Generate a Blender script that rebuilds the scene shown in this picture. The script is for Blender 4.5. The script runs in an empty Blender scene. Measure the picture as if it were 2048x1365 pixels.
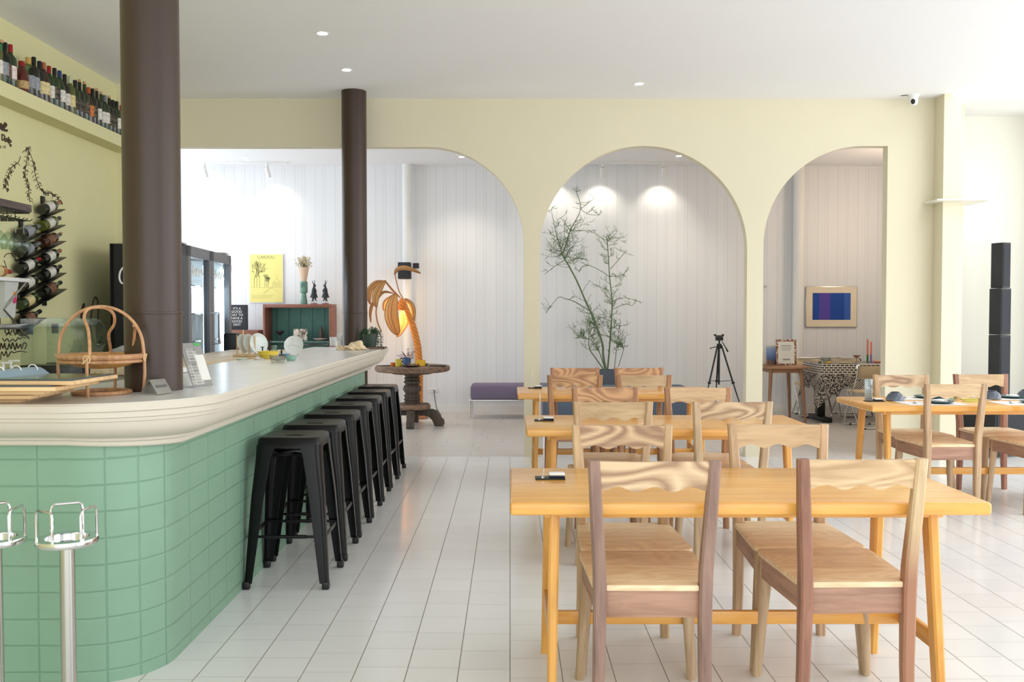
import bpy, bmesh, math, random
from mathutils import Vector, Matrix, Euler
random.seed(7)
PI = math.pi
SC = bpy.context.scene
COL = SC.collection

def lin(c):
    return tuple(((v/255)/12.92 if v/255 <= .04045 else ((v/255+.055)/1.055)**2.4) for v in c)

# ------------------------------------------------------------------ camera
FPX, PITCH, YAW, HC = 1850.0, math.radians(1.73), math.radians(.124), 1.39
cam_d = bpy.data.cameras.new('camera'); cam = bpy.data.objects.new('camera', cam_d); COL.objects.link(cam)
cam_d.sensor_width = 36; cam_d.lens = 36*FPX/2048; cam_d.clip_start = .05
cam.location = (0, 0, HC); cam.rotation_euler = (PI/2-PITCH, 0, -YAW)
SC.camera = cam
RM = cam.rotation_euler.to_matrix()
def ray(px, py): return RM @ Vector(((px-1024)/FPX, (682.5-py)/FPX, -1))
def atY(px, py, y): d = ray(px, py); return d*(y/d.y)+Vector((0, 0, HC))
def atZ(px, py, z): d = ray(px, py); return d*((z-HC)/d.z)+Vector((0, 0, HC))
def atX(px, py, x): d = ray(px, py); return d*(x/d.x)+Vector((0, 0, HC))

# ------------------------------------------------------------------ world, daylight, exposure
W = bpy.data.worlds.new('sky'); SC.world = W; W.use_nodes = True
bg = W.node_tree.nodes['Background']; bg.inputs[0].default_value = (.93, .97, 1, 1); bg.inputs[1].default_value = 1.25
SC.cycles.transparent_max_bounces = 24
SC.view_settings.view_transform = 'Standard'; SC.view_settings.look = 'None'
SC.view_settings.exposure = .1; SC.view_settings.gamma = 1; SC.view_settings.use_curve_mapping = False
def area(name, loc, rot, sx, sy, e, col=(1, 1, 1), spread=PI):
    l = bpy.data.lights.new(name, 'AREA'); l.shape = 'RECTANGLE'; l.size = sx; l.size_y = sy; l.energy = e; l.color = col; l.spread = spread
    o = bpy.data.objects.new(name, l); COL.objects.link(o); o.location = loc; o.rotation_euler = rot; return o
area('daylight_front_windows', (1.2, -3.4, 1.9), (PI/2, 0, 0), 9, 3.2, 150, (.97, .985, 1))
area('daylight_side_windows', (8.2, 3.5, 2.0), (PI/2, 0, PI/2), 11, 3.6, 290, (.96, .985, 1))
area('daylight_skylight', (6.2, 5.5, 5.6), (0, 0, 0), 3.6, 8, 170, (.96, .985, 1))
area('daylight_rear_window', (-5.6, 11.0, 1.9), (PI/2, 0, -PI/2), 3.2, 2.6, 60, (.80, .90, 1))

# ------------------------------------------------------------------ materials
class NT:
    def __init__(s, name):
        s.m = bpy.data.materials.new(name); s.m.use_nodes = True; s.t = s.m.node_tree
        s.p = s.t.nodes['Principled BSDF']; s.out = s.t.nodes['Material Output']
    def n(s, ty, **kw):
        x = s.t.nodes.new(ty)
        for k, v in kw.items(): setattr(x, k, v)
        return x
    def set(s, sock, v):
        if hasattr(v, 'links') or isinstance(v, bpy.types.NodeSocket): s.t.links.new(v, sock)
        else: sock.default_value = v
    def M(s, op, a, b=None, c=None):
        x = s.n('ShaderNodeMath', operation=op); s.set(x.inputs[0], a)
        if b is not None: s.set(x.inputs[1], b)
        if c is not None: s.set(x.inputs[2], c)
        return x.outputs[0]
    def mix(s, f, a, b):
        x = s.n('ShaderNodeMix', data_type='RGBA'); s.set(x.inputs[0], f)
        s.set(x.inputs[6], a if isinstance(a, bpy.types.NodeSocket) else (*a, 1)); s.set(x.inputs[7], b if isinstance(b, bpy.types.NodeSocket) else (*b, 1))
        return x.outputs[2]
    def coord(s, which='Object', scale=(1, 1, 1), rot=(0, 0, 0), loc=(0, 0, 0)):
        c = s.n('ShaderNodeTexCoord'); mp = s.n('ShaderNodeMapping')
        mp.inputs['Scale'].default_value = scale; mp.inputs['Rotation'].default_value = rot; mp.inputs['Location'].default_value = loc
        s.t.links.new(c.outputs[which], mp.inputs[0]); return mp.outputs[0]
    def noise(s, vec, scale=5, detail=3, rough=.5, dist=0):
        x = s.n('ShaderNodeTexNoise'); s.t.links.new(vec, x.inputs['Vector']); x.inputs['Scale'].default_value = scale
        x.inputs['Detail'].default_value = detail; x.inputs['Roughness'].default_value = rough; x.inputs['Distortion'].default_value = dist
        return x.outputs[0]
    def bump(s, h, strength=.3, dist=.01):
        x = s.n('ShaderNodeBump'); x.inputs['Strength'].default_value = strength; x.inputs['Distance'].default_value = dist
        s.set(x.inputs['Height'], h); s.t.links.new(x.outputs[0], s.p.inputs['Normal'])
    def xyz(s, vec):
        x = s.n('ShaderNodeSeparateXYZ'); s.t.links.new(vec, x.inputs[0]); return x.outputs
    def P(s, **kw):
        for k, v in kw.items(): s.set(s.p.inputs[k.replace('_', ' ')], v)

def mat(name, col, rough=.5, metal=0, var=.05, scale=12, bump=0, stretch=(1, 1, 1), emit=0, trans=0, ior=1.45, alpha=1, spec=.5, coat=0):
    k = NT(name); c = lin(col)
    v = k.noise(k.coord('Object', stretch), scale, 3)
    base = k.mix(v, tuple(max(0, x*(1-var)) for x in c), tuple(min(1, x*(1+var)) for x in c))
    k.P(Base_Color=base, Roughness=rough, Metallic=metal, IOR=ior)
    k.p.inputs['Specular IOR Level'].default_value = spec
    if trans: k.p.inputs['Transmission Weight'].default_value = trans
    if coat: k.p.inputs['Coat Weight'].default_value = coat; k.p.inputs['Coat Roughness'].default_value = .1
    if alpha < 1: k.p.inputs['Alpha'].default_value = alpha
    if bump: k.bump(v, bump, .005)
    if emit: k.set(k.p.inputs['Emission Color'], (*c, 1)); k.p.inputs['Emission Strength'].default_value = emit
    return k.m

def thin_glass(name, tint=(235, 245, 240), refl=.12, edge=.25):
    k = NT(name); t = k.n('ShaderNodeBsdfTransparent'); g = k.n('ShaderNodeBsdfGlossy'); g.inputs['Roughness'].default_value = .03
    lw = k.n('ShaderNodeLayerWeight'); lw.inputs[0].default_value = .35
    c = lin(tint); v = k.noise(k.coord(), 4, 2)
    col = k.mix(k.M('MULTIPLY', lw.outputs['Facing'], edge*2), c, tuple(x*.55 for x in c)); k.t.links.new(col, t.inputs[0])
    f = k.M('ADD', k.M('MULTIPLY', k.M('POWER', lw.outputs['Facing'], 4.0), .5), k.M('MULTIPLY_ADD', v, refl*.5, .03))
    x = k.n('ShaderNodeMixShader'); k.t.links.new(f, x.inputs[0]); k.t.links.new(t.outputs[0], x.inputs[1]); k.t.links.new(g.outputs[0], x.inputs[2])
    k.t.links.new(x.outputs[0], k.out.inputs[0]); return k.m

def wood(name, light, dark, axis='X', rough=.4, figure=0, fine=1.0, coat=0, rnd=.12, ring=7, sat=.88):
    """grain runs along axis; figure adds cathedral rings"""
    k = NT(name); st = {'X': (1.2, 14, 14), 'Y': (14, 1.2, 14), 'Z': (14, 14, 1.2)}[axis]
    oi = k.n('ShaderNodeObjectInfo')
    vec = k.coord('Object', tuple(s*fine for s in st))
    av = k.n('ShaderNodeVectorMath', operation='ADD'); k.t.links.new(vec, av.inputs[0])
    cx = k.n('ShaderNodeCombineXYZ'); k.t.links.new(k.M('MULTIPLY', oi.outputs['Random'], 40), cx.inputs[1]); k.t.links.new(k.M('MULTIPLY', oi.outputs['Random'], 17), cx.inputs[0])
    k.t.links.new(cx.outputs[0], av.inputs[1]); v = av.outputs[0]
    g = k.noise(v, 2.2, 6, .6, .6)
    if figure:
        s2 = {'X': (2.4, 6, 6), 'Y': (6, 2.4, 6), 'Z': (6, 6, 2.4)}[axis]
        c2 = k.coord('Object', s2); a2 = k.n('ShaderNodeVectorMath', operation='ADD'); k.t.links.new(c2, a2.inputs[0]); k.t.links.new(cx.outputs[0], a2.inputs[1])
        w = k.noise(a2.outputs[0], .9, 1, .4, .3)
        r = k.M('FRACT', k.M('MULTIPLY', w, ring*2.2)); r = k.M('PINGPONG', r, .5)
        g = k.M('ADD', k.M('MULTIPLY', g, 1-figure*.6), k.M('MULTIPLY', r, figure*1.0))
    ramp = k.n('ShaderNodeValToRGB'); k.t.links.new(g, ramp.inputs[0])
    ramp.color_ramp.elements[0].position = .28; ramp.color_ramp.elements[0].color = (*lin(dark), 1)
    ramp.color_ramp.elements[1].position = .62; ramp.color_ramp.elements[1].color = (*lin(light), 1)
    hs = k.n('ShaderNodeHueSaturation'); k.t.links.new(ramp.outputs[0], hs.inputs['Color'])
    k.t.links.new(k.M('ADD', k.M('MULTIPLY', oi.outputs['Random'], rnd), 1-rnd/2), hs.inputs['Value'])
    hs.inputs['Saturation'].default_value = sat
    k.P(Base_Color=hs.outputs[0], Roughness=rough); k.bump(g, .08, .002)
    if coat: k.p.inputs['Coat Weight'].default_value = coat; k.p.inputs['Coat Roughness'].default_value = .18
    return k.m

def line_factor(k, u, w):
    """1 near integer values of u, w = half width in the units of u"""
    f = k.M('FRACT', u); d = k.M('MINIMUM', f, k.M('SUBTRACT', 1.0, f)); return k.M('LESS_THAN', d, w)

def floor_tiles(name, col, grout, tw, tl, wu, wv, along='Y', rough=.13, offset=1.0, fade=.5):
    k = NT(name); o = k.xyz(k.coord())
    a, b = (o[0], o[1]) if along == 'Y' else (o[1], o[0])
    u = k.M('DIVIDE', a, tw); ci = k.M('FLOOR', u)
    wn = k.n('ShaderNodeTexWhiteNoise', noise_dimensions='1D'); k.t.links.new(ci, wn.inputs['W'])
    v = k.M('ADD', k.M('DIVIDE', b, tl), k.M('MULTIPLY', wn.outputs[0], offset))
    lu, lv = line_factor(k, u, wu/tw), line_factor(k, v, wv/tl)
    w2 = k.n('ShaderNodeTexWhiteNoise', noise_dimensions='2D'); cc = k.n('ShaderNodeCombineXYZ'); k.t.links.new(ci, cc.inputs[0]); k.t.links.new(k.M('FLOOR', v), cc.inputs[1]); k.t.links.new(cc.outputs[0], w2.inputs['Vector'])
    c = lin(col); tile = k.mix(w2.outputs[0], tuple(x*.975 for x in c), tuple(min(1, x*1.02) for x in c))
    n = k.noise(k.coord('Object', (1, 1, 1)), 1.3, 3); tile = k.mix(k.M('MULTIPLY', n, .12), tile, tuple(x*.8 for x in c))
    f = k.M('MAXIMUM', lu, k.M('MULTIPLY', lv, fade))
    k.P(Base_Color=k.mix(f, tile, lin(grout)), Roughness=k.M('ADD', rough, k.M('MULTIPLY', f, .5)))
    h = k.M('ADD', k.M('MULTIPLY', k.M('SUBTRACT', 1.0, f), 1.0), k.M('MULTIPLY', w2.outputs[0], .3)); k.bump(h, .25, .001)
    return k.m

def boards(name, col, pitch, rough=.45):
    k = NT(name); o = k.xyz(k.coord()); u = k.M('DIVIDE', k.M('ADD', o[0], o[1]), pitch)
    l = line_factor(k, u, .022); l2 = line_factor(k, k.M('ADD', k.M('MULTIPLY', u, .5), .13), .008)
    f = k.M('MAXIMUM', l, l2); c = lin(col); n = k.noise(k.coord('Object', (8, 8, .4)), 3, 3)
    wn = k.n('ShaderNodeTexWhiteNoise', noise_dimensions='1D'); k.t.links.new(k.M('FLOOR', u), wn.inputs['W'])
    base = k.mix(k.M('ADD', k.M('MULTIPLY', n, .5), k.M('MULTIPLY', wn.outputs[0], .5)), tuple(x*.95 for x in c), c)
    k.P(Base_Color=k.mix(k.M('MULTIPLY', f, .55), base, tuple(x*.7 for x in c)), Roughness=rough); k.bump(k.M('SUBTRACT', 1.0, f), .5, .004); return k.m

# ------------------------------------------------------------------ mesh builder
class MB:
    def __init__(s): s.bm = bmesh.new(); s.uv = None
    def _m(s, vs, M):
        if M is not None: bmesh.ops.transform(s.bm, matrix=M, verts=vs)
    def box(s, c, d, bev=0, rot=None, seg=2):
        M = Matrix.Translation(Vector(c)) @ (rot.to_matrix().to_4x4() if isinstance(rot, Euler) else (rot or Matrix())) @ Matrix.Diagonal((*d, 1))
        r = bmesh.ops.create_cube(s.bm, size=1, matrix=M)
        if bev:
            ed = {e for v in r['verts'] for e in v.link_edges}
            bmesh.ops.bevel(s.bm, geom=list(ed), offset=bev, segments=seg, affect='EDGES', profile=.5)
        return s
    def box2(s, a, b, bev=0):
        return s.box([(a[i]+b[i])/2 for i in range(3)], [abs(b[i]-a[i]) for i in range(3)], bev)
    def lathe(s, prof, c=(0, 0, 0), seg=20, M=None):
        rings = []; allv = []
        for r, z in prof:
            if r < 1e-6: vs = [s.bm.verts.new((c[0], c[1], c[2]+z))]
            else: vs = [s.bm.verts.new((c[0]+r*math.cos(2*PI*i/seg), c[1]+r*math.sin(2*PI*i/seg), c[2]+z)) for i in range(seg)]
            rings.append(vs); allv += vs
        for a, b in zip(rings, rings[1:]):
            for i in range(seg):
                j = (i+1) % seg
                if len(a) == 1 and len(b) == 1: break
                if len(a) == 1: s.bm.faces.new((a[0], b[j], b[i]))
                elif len(b) == 1: s.bm.faces.new((a[i], a[j], b[0]))
                else: s.bm.faces.new((a[i], a[j], b[j], b[i]))
        s._m(allv, M); return s
    def cyl(s, p0, p1, r0, r1=None, seg=16): return s.tube([p0, p1], [r0, r0 if r1 is None else r1], seg)
    def tube(s, pts, r, seg=8, closed=False, cap=True, sq=1):
        pts = [Vector(p) for p in pts]; n = len(pts); rs = r if isinstance(r, (list, tuple)) else [r]*n
        T = []
        for i in range(n):
            if closed: d = pts[(i+1) % n]-pts[i-1]
            else: d = pts[min(i+1, n-1)]-pts[max(i-1, 0)]
            T.append(d.normalized() if d.length > 1e-9 else Vector((0, 0, 1)))
        up = Vector((0, 0, 1)) if abs(T[0].z) < .9 else Vector((1, 0, 0))
        nv = (up-T[0]*up.dot(T[0])).normalized(); rings = []
        for i in range(n):
            nv = (nv-T[i]*nv.dot(T[i])); nv = nv.normalized() if nv.length > 1e-6 else T[i].orthogonal().normalized()
            b = T[i].cross(nv)
            rings.append([s.bm.verts.new(pts[i]+(nv*math.cos(2*PI*(k+.5)/seg)+b*math.sin(2*PI*(k+.5)/seg)*sq)*rs[i]) for k in range(seg)])
        for i in range(n if closed else n-1):
            a, b = rings[i], rings[(i+1) % n]
            for k in range(seg):
                j = (k+1) % seg; s.bm.faces.new((a[k], a[j], b[j], b[k]))
        if cap and not closed:
            s.bm.faces.new(list(reversed(rings[0]))); s.bm.faces.new(rings[-1])
        return s
    def prism(s, poly, h0, h1, plane='XY', M=None, bev=0):
        f = {'XY': lambda u, v, h: (u, v, h), 'XZ': lambda u, v, h: (u, h, v), 'YZ': lambda u, v, h: (h, u, v)}[plane]
        a = [s.bm.verts.new(f(u, v, h0)) for u, v in poly]; b = [s.bm.verts.new(f(u, v, h1)) for u, v in poly]; n = len(poly)
        fs = [s.bm.faces.new(a), s.bm.faces.new(list(reversed(b)))]
        for i in range(n):
            j = (i+1) % n; fs.append(s.bm.faces.new((a[j], a[i], b[i], b[j])))
        bmesh.ops.recalc_face_normals(s.bm, faces=fs); s._m(a+b, M)
        if bev:
            ed = [e for e in fs[0].edges]+[e for e in fs[1].edges]; bmesh.ops.bevel(s.bm, geom=ed, offset=bev, segments=2, affect='EDGES', profile=.5)
        return s
    def loft(s, rings, cap=True, closed=True):
        R = [[s.bm.verts.new(p) for p in r] for r in rings]; fs = []
        for a, b in zip(R, R[1:]):
            n = len(a)
            for k in range(n if closed else n-1):
                j = (k+1) % n; fs.append(s.bm.faces.new((a[k], a[j], b[j], b[k])))
        if cap and closed: fs += [s.bm.faces.new(list(reversed(R[0]))), s.bm.faces.new(R[-1])]
        bmesh.ops.recalc_face_normals(s.bm, faces=fs); return s
    def ball(s, c, r, sc=(1, 1, 1), u=14, v=9, rot=None):
        M = Matrix.Translation(Vector(c)) @ (rot.to_matrix().to_4x4() if rot else Matrix()) @ Matrix.Diagonal((sc[0]*r, sc[1]*r, sc[2]*r, 1))
        bmesh.ops.create_uvsphere(s.bm, u_segments=u, v_segments=v, radius=1, matrix=M); return s
    def build(s, name, m, parent=None, smooth=True, label=None, loc=None, ang=.6, kind=None):
        me = bpy.data.meshes.new(name); s.bm.to_mesh(me); s.bm.free(); me.materials.append(m)
        if smooth:
            me.polygons.foreach_set('use_smooth', [True]*len(me.polygons)); me.set_sharp_from_angle(angle=ang)
        o = bpy.data.objects.new(name, me); COL.objects.link(o)
        if parent: o.parent = parent
        if loc is not None: o.location = loc
        if label: o['label'] = label
        if kind: o['kind'] = kind
        return o

def thing(name, label, cat, loc=(0, 0, 0), rz=0, group=None):
    o = bpy.data.objects.new(name, None); COL.objects.link(o); o.location = loc; o.rotation_euler = (0, 0, rz); o.empty_display_size = .05
    o['label'] = label; o['category'] = cat
    if group: o['group'] = group
    return o
def tag(o, label, cat, group=None):
    o['label'] = label; o['category'] = cat
    if group: o['group'] = group
    return o
def struct(o): o['kind'] = 'structure'; return o
def dup(root, loc, rz=None, label=None, group=None):
    def cp(o, par):
        c = o.copy(); COL.objects.link(c); c.parent = par
        for ch in o.children: cp(ch, c)
        return c
    r = cp(root, None); r.location = loc
    if rz is not None: r.rotation_euler = (0, 0, rz)
    if label: r['label'] = label
    if group: r['group'] = group
    return r
def setmat(o, m):
    o.material_slots[0].link = 'OBJECT'; o.material_slots[0].material = m
def letters(txt, size, m, parent, loc, rot, name='lettering', ext=.0005, align='CENTER', shear=0):
    cu = bpy.data.curves.new(name, 'FONT'); cu.body = txt; cu.size = size; cu.extrude = ext; cu.align_x = align; cu.align_y = 'CENTER'; cu.shear = shear
    cu.materials.append(m); tmp = bpy.data.objects.new(name, cu); me = bpy.data.meshes.new_from_object(tmp); bpy.data.objects.remove(tmp); me.materials.clear(); me.materials.append(m)
    o = bpy.data.objects.new(name, me); COL.objects.link(o); o.parent = parent; o.location = loc; o.rotation_euler = rot; return o
def arc(cx, cy, r, a0, a1, n): return [(cx+r*math.cos(a0+(a1-a0)*i/n), cy+r*math.sin(a0+(a1-a0)*i/n)) for i in range(n+1)]
def spline(pts, n=6):
    P = [Vector(p) for p in pts]; out = []
    for i in range(len(P)-1):
        p0, p1, p2, p3 = P[max(i-1, 0)], P[i], P[i+1], P[min(i+2, len(P)-1)]
        for k in range(n):
            t = k/n; out.append(.5*((2*p1)+(p2-p0)*t+(2*p0-5*p1+4*p2-p3)*t*t+(3*p1-p0-3*p2+p3)*t**3))
    return out+[P[-1]]
ORD = 'first second third fourth fifth sixth seventh eighth ninth tenth eleventh twelfth thirteenth fourteenth fifteenth sixteenth seventeenth eighteenth nineteenth twentieth'.split()
# ------------------------------------------------------------------ setting
CEIL, XL, YB, YR, XE = 3.44, -3.53, 8.9, 12.93, 4.14
M_cream = mat('cream_wall_paint', (223, 216, 190), .7, var=.02, scale=3)
M_cream2 = mat('off_white_wall_paint', (231, 229, 216), .7, var=.015, scale=3)
M_white = mat('white_paint', (240, 239, 236), .6, var=.015, scale=3)
M_ceil = mat('ceiling_paint', (243, 244, 246), .8, var=.01, scale=2)
M_green_wall = mat('lime_wall_paint', (220, 216, 166), .75, var=.03, scale=5, bump=.05)
M_boards = boards('white_boarding', (238, 240, 243), .14)
M_floor = floor_tiles('white_glazed_tiles', (233, 232, 231), (132, 122, 112), .2, .2, .0018, .0016, rough=.16, fade=.65)
M_floor2 = floor_tiles('grey_plank_tiles', (214, 208, 201), (150, 145, 140), .3, .6, .0018, .002, along='X', rough=.28, fade=.7)
M_brown = mat('brown_column_paint', (62, 47, 38), .38, var=.05, scale=6)
M_black = mat('black_satin', (22, 22, 23), .4, var=.1)
M_blackm = mat('black_matt_metal', (9, 9, 10), .3, var=.1, spec=.3)
M_chrome = mat('chrome', (215, 215, 215), .12, metal=1, var=.02)
M_steel = mat('brushed_steel', (190, 188, 182), .25, metal=1, var=.04, stretch=(1, 1, .05))
M_glass = thin_glass('clear_glass')
def acrylic():
    k = NT('clear_acrylic'); t = k.n('ShaderNodeBsdfTransparent'); d = k.n('ShaderNodeBsdfGlossy'); d.inputs['Roughness'].default_value = .15; q = k.n('ShaderNodeBsdfDiffuse'); q.inputs[0].default_value = (.8, .82, .82, 1)
    a = k.n('ShaderNodeMixShader'); a.inputs[0].default_value = .5; k.t.links.new(d.outputs[0], a.inputs[1]); k.t.links.new(q.outputs[0], a.inputs[2])
    v = k.noise(k.coord(), 8, 2); x = k.n('ShaderNodeMixShader'); k.t.links.new(k.M('ADD', .22, k.M('MULTIPLY', v, .15)), x.inputs[0]); k.t.links.new(t.outputs[0], x.inputs[1]); k.t.links.new(a.outputs[0], x.inputs[2]); k.t.links.new(x.outputs[0], k.out.inputs[0]); return k.m
M_acryl = acrylic(); M_pane = thin_glass('clear_pane', (240, 248, 250), .06, 0)

def slab(name, a, b, m): return struct(MB().box2(a, b).build(name, m, smooth=False))
slab('floor', (-3.53, -3.6, -.1), (8.4, YB, 0), M_floor)
slab('floor_rear', (-5.8, YB, -.1), (8.4, YR, -.001), M_floor2)
slab('ceiling', (-3.7, -3.6, CEIL), (XE, YB+.12, CEIL+.15), M_ceil)
slab('ceiling_rear', (-5.8, YB+.12, CEIL), (8.4, YR, CEIL+.15), M_ceil)
wl = slab('wall_left', (XL-.15, -3.6, 0), (XL, YB, CEIL), M_green_wall)
slab('wall_return', (XL, 8.36, 0), (-3.36, YB, CEIL), mat('return_wall_paint', (226, 220, 182), .75, var=.02))
slab('wall_rear', (-5.8, YR, 0), (8.4, YR+.15, CEIL), M_boards)
slab('wall_rear_right', (5.35, YB+.12, 0), (5.5, YR, CEIL), M_white)
slab('trim_1', (XL, -1, 2.83), (XL+.165, 8.36, 2.93), M_green_wall)     # ledge under the bottles
# arched wall: one outline with three openings down to the floor
def arch_outline():
    zt, R = 2.98, .93
    P = [(XL, CEIL), (XL, 0), (-3.36, 0), (-3.36, zt)]
    x0 = atY(1048, 600, YB).x; P += [(x0-R, zt)]+arc(x0-R, zt-R, R, PI/2, 0, 20)[1:]+[(x0, 0)]
    a, b = atY(1080, 600, YB).x, atY(1493.5, 600, YB).x; r = (b-a)/2; P += [(a, 0)]+arc((a+b)/2, 2.99-r, r, PI, 0, 40)+[(b, 0)]
    c, d = atY(1526, 600, YB).x, atY(1772, 600, YB).x; P += [(c, 0), (c, 2.99-.95)]+arc(c+.95, 2.99-.95, .95, PI, PI/2, 20)[1:]+[(d, 2.99), (d, 0), (4.35, 0), (4.35, CEIL)]
    return P
struct(MB().prism(arch_outline(), YB, YB+.115, 'XZ').build('wall_back', M_cream, smooth=False))
slab('pillar', (4.06, 8.7, 0), (4.22, 9.05, CEIL), M_cream)
slab('wall_right', (4.22, 9.42, 0), (8.4, 9.57, 6.2), M_cream2)
slab('trim_2', (4.22, 8.72, 3.385), (8.4, 9.42, CEIL), M_white)           # beam over the recess
slab('trim_3', (3.96, 8.6, 2.435), (4.46, 9.0, 2.45), M_cream2)           # thin ledge board round the pillar
slab('baseboard_rear', (-5.8, YR-.015, 0), (5.35, YR, .1), M_white)
def column(px, Y, label, name):
    x = atY(px, 626, Y).x
    m = MB().lathe([(.114, 0), (.114, CEIL)], seg=48); m.lathe([(.1155, .0), (.117, .006), (.1155, .012)], (0, 0, 1.385), 48)
    o = m.build(name, M_brown, loc=(x, Y, 0)); o['label'] = label; return struct(o)
column(306.5, 3.84, 'thick dark brown steel column rising through the near end of the bar', 'column_near')
column(710, 8.62, 'dark brown steel column at the far end of the bar', 'column_far')

# downlights and spots
M_lamp = mat('lit_lamp_face', (255, 244, 225), .5, emit=14)
M_wpl = mat('white_plastic', (236, 236, 234), .4, var=.02)
def downlight(px, py, label, power=13):
    p = atZ(px, py, CEIL); t = thing('ceiling_downlight', label, 'ceiling light', p, 0, 'recessed downlights')
    MB().lathe([(.036, -.001), (.05, -.004), (.052, 0)], seg=24).build('trim_ring', M_wpl, t)
    MB().lathe([(0, -.002), (.036, -.002)], seg=24).build('lamp_face', M_lamp, t)
    l = bpy.data.lights.new('downlight', 'SPOT'); l.energy = power; l.spot_size = 1.9; l.spot_blend = .8; l.color = (1, .86, .68); l.shadow_soft_size = .04
    o = bpy.data.objects.new('downlight_beam', l); COL.objects.link(o); o.parent = t; o.location = (0, 0, -.02)
downlight(645, 67, 'recessed ceiling downlight over the bar, nearest the thick brown column')
downlight(693, 140, 'recessed ceiling downlight just before the top of the far brown column')
downlight(1278, 168, 'recessed ceiling downlight in front of the middle arch')
downlight(492, 317, 'recessed downlight in rear room ceiling above the yellow poster side', 22)
downlight(923, 314, 'recessed downlight in rear room ceiling seen at the first arch curve', 40)
downlight(1358, 312, 'recessed downlight in rear room ceiling seen inside the middle arch', 40)
def track(x0, x1, Y, label):
    t = thing('light_track', label, 'light track', ((x0+x1)/2, Y, CEIL), 0)
    MB().box((0, 0, -.012), (x1-x0, .035, .024), .003).build('track_bar', M_wpl, t); MB().box((x1-(x0+x1)/2-.02, 0, -.015), (.05, .04, .03), .003).build('end_cap', M_wpl, t)
TY = 12.6
track(atY(1085, 335, TY).x, atY(1366, 335, TY).x, TY, 'white ceiling light track inside the middle arch')
track(atY(380, 335, TY).x, atY(575, 335, TY).x, TY, 'white ceiling light track above the fridge and yellow poster')
def spot(px, tilt, label, power=9):
    x = atY(px, 345, TY).x; t = thing('track_spotlight', label, 'spotlight', (x, TY, CEIL-.024), 0, 'white track spotlights')
    MB().box((0, 0, -.02), (.03, .05, .04), .004).cyl((0, 0, -.03), (0, 0, -.075), .008).build('bracket', M_wpl, t)
    d = Vector((tilt, .5, -1)).normalized(); a = Vector((0, 0, -.07))-d*.02; b = a+d*.14
    MB().cyl(a, b, .03, .031, 20).build('lamp_body', M_wpl, t)
    MB().cyl(b-d*.002, b+d*.001, .026, .026, 20).build('lamp_face', M_lamp, t)
    l = bpy.data.lights.new('spot', 'SPOT'); l.energy = power; l.spot_size = 1.9; l.spot_blend = .75; l.color = (1, .88, .72); l.shadow_soft_size = .03
    o = bpy.data.objects.new('spot_beam', l); COL.objects.link(o); o.parent = t; o.location = b+d*.02; o.rotation_euler = d.to_track_quat('-Z', 'Y').to_euler()
spot(408, .12, 'white track spotlight above the fridge, nearest the thick brown column', 6)
spot(534, .12, 'white track spotlight right above the yellow poster', 6)
spot(1112, 0, 'white track spotlight hidden behind the left edge of the middle arch')
spot(1205, 0, 'white track spotlight above the tall pencil cactus')
spot(1327, 0, 'white track spotlight at the right end of the middle arch track')
wl_ = bpy.data.lights.new('warm', 'POINT'); wl_.energy = 26; wl_.color = (1, .76, .56); wl_.shadow_soft_size = .15
wo = bpy.data.objects.new('warm_rear_lamp', wl_); COL.objects.link(wo); wo.location = (5.0, 11.2, 2.6)

# white pipes in the rear room
def pipe(px, r, Y, label):
    p = atY(px, 626, Y)
    tag(MB().lathe([(r, 0), (r, CEIL)], seg=24).lathe([(r+.008, 0), (r+.008, .05), (r, .055)], seg=24).build('drain_pipe', M_wpl, loc=(p.x, Y, 0)), label, 'pipe', 'white pipes on the rear wall')
pipe(815, .068, 12.82, 'white vertical pipe on the rear wall behind the palm lamp')
pipe(1596, .075, 12.8, 'white vertical pipe on the rear wall left of the blue painting')

# ------------------------------------------------------------------ mural on the left wall (flat paint)
M_ink = mat('dark_brown_mural_paint', (72, 56, 44), .8, var=.2)
XW = XL+.0015
def stroke(mb, pts, r=.0035, close=False):
    q = [atX(px, py, XW) for px, py in pts]; q = spline(q, 5) if len(q) > 2 else q
    mb.tube(q, r, 5, sq=1)
    return mb
def blob(mb, px, py, a, b, ang):
    c = atX(px, py, XW); n = 10
    vs = [mb.bm.verts.new((XW+.001, c.y+a*math.cos(2*PI*i/n)*math.cos(ang)-b*math.sin(2*PI*i/n)*math.sin(ang), c.z+a*math.cos(2*PI*i/n)*math.sin(ang)+b*math.sin(2*PI*i/n)*math.cos(ang))) for i in range(n)]
    mb.bm.faces.new(vs)
mb = MB()
branches = [[(45, 305), (56, 296), (57, 300), (52, 330), (50, 348), (54, 368), (58, 385), (60, 405)],
            [(57, 300), (65, 320), (70, 347), (76, 367), (82, 380), (92, 386), (104, 388), (115, 396), (122, 406)],
            [(41, 313), (36, 326), (25, 333), (19, 345), (12, 361), (11, 372), (13, 380)]]
for br in branches: stroke(mb, br, .0025)
random.seed(3)
for br in branches:
    for (x0, y0), (x1, y1) in zip(br[1:], br[2:]):
        for t in (.2, .55, .85):
            x, y = x0+(x1-x0)*t, y0+(y1-y0)*t
            s = random.choice((-1, 1))
            blob(mb, x+s*2.6, y+1.5, .017, .009, random.uniform(.6, 2.4)) if random.random() < .6 else stroke(mb, [(x, y), (x+s*4, y+1), (x+s*6, y+5)], .0018)
            stroke(mb, [(x, y), (x-s*3, y-4), (x-s*5, y-2)], .0016)
mb.build('mural_branches', M_ink, wl)
mb = MB()
stroke(mb, [(0, 258), (2, 248), (3, 258), (6, 259), (7, 250)], .009); stroke(mb, [(7, 256), (12, 251), (10, 247), (8, 252), (8, 260), (14, 261)], .009)
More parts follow.
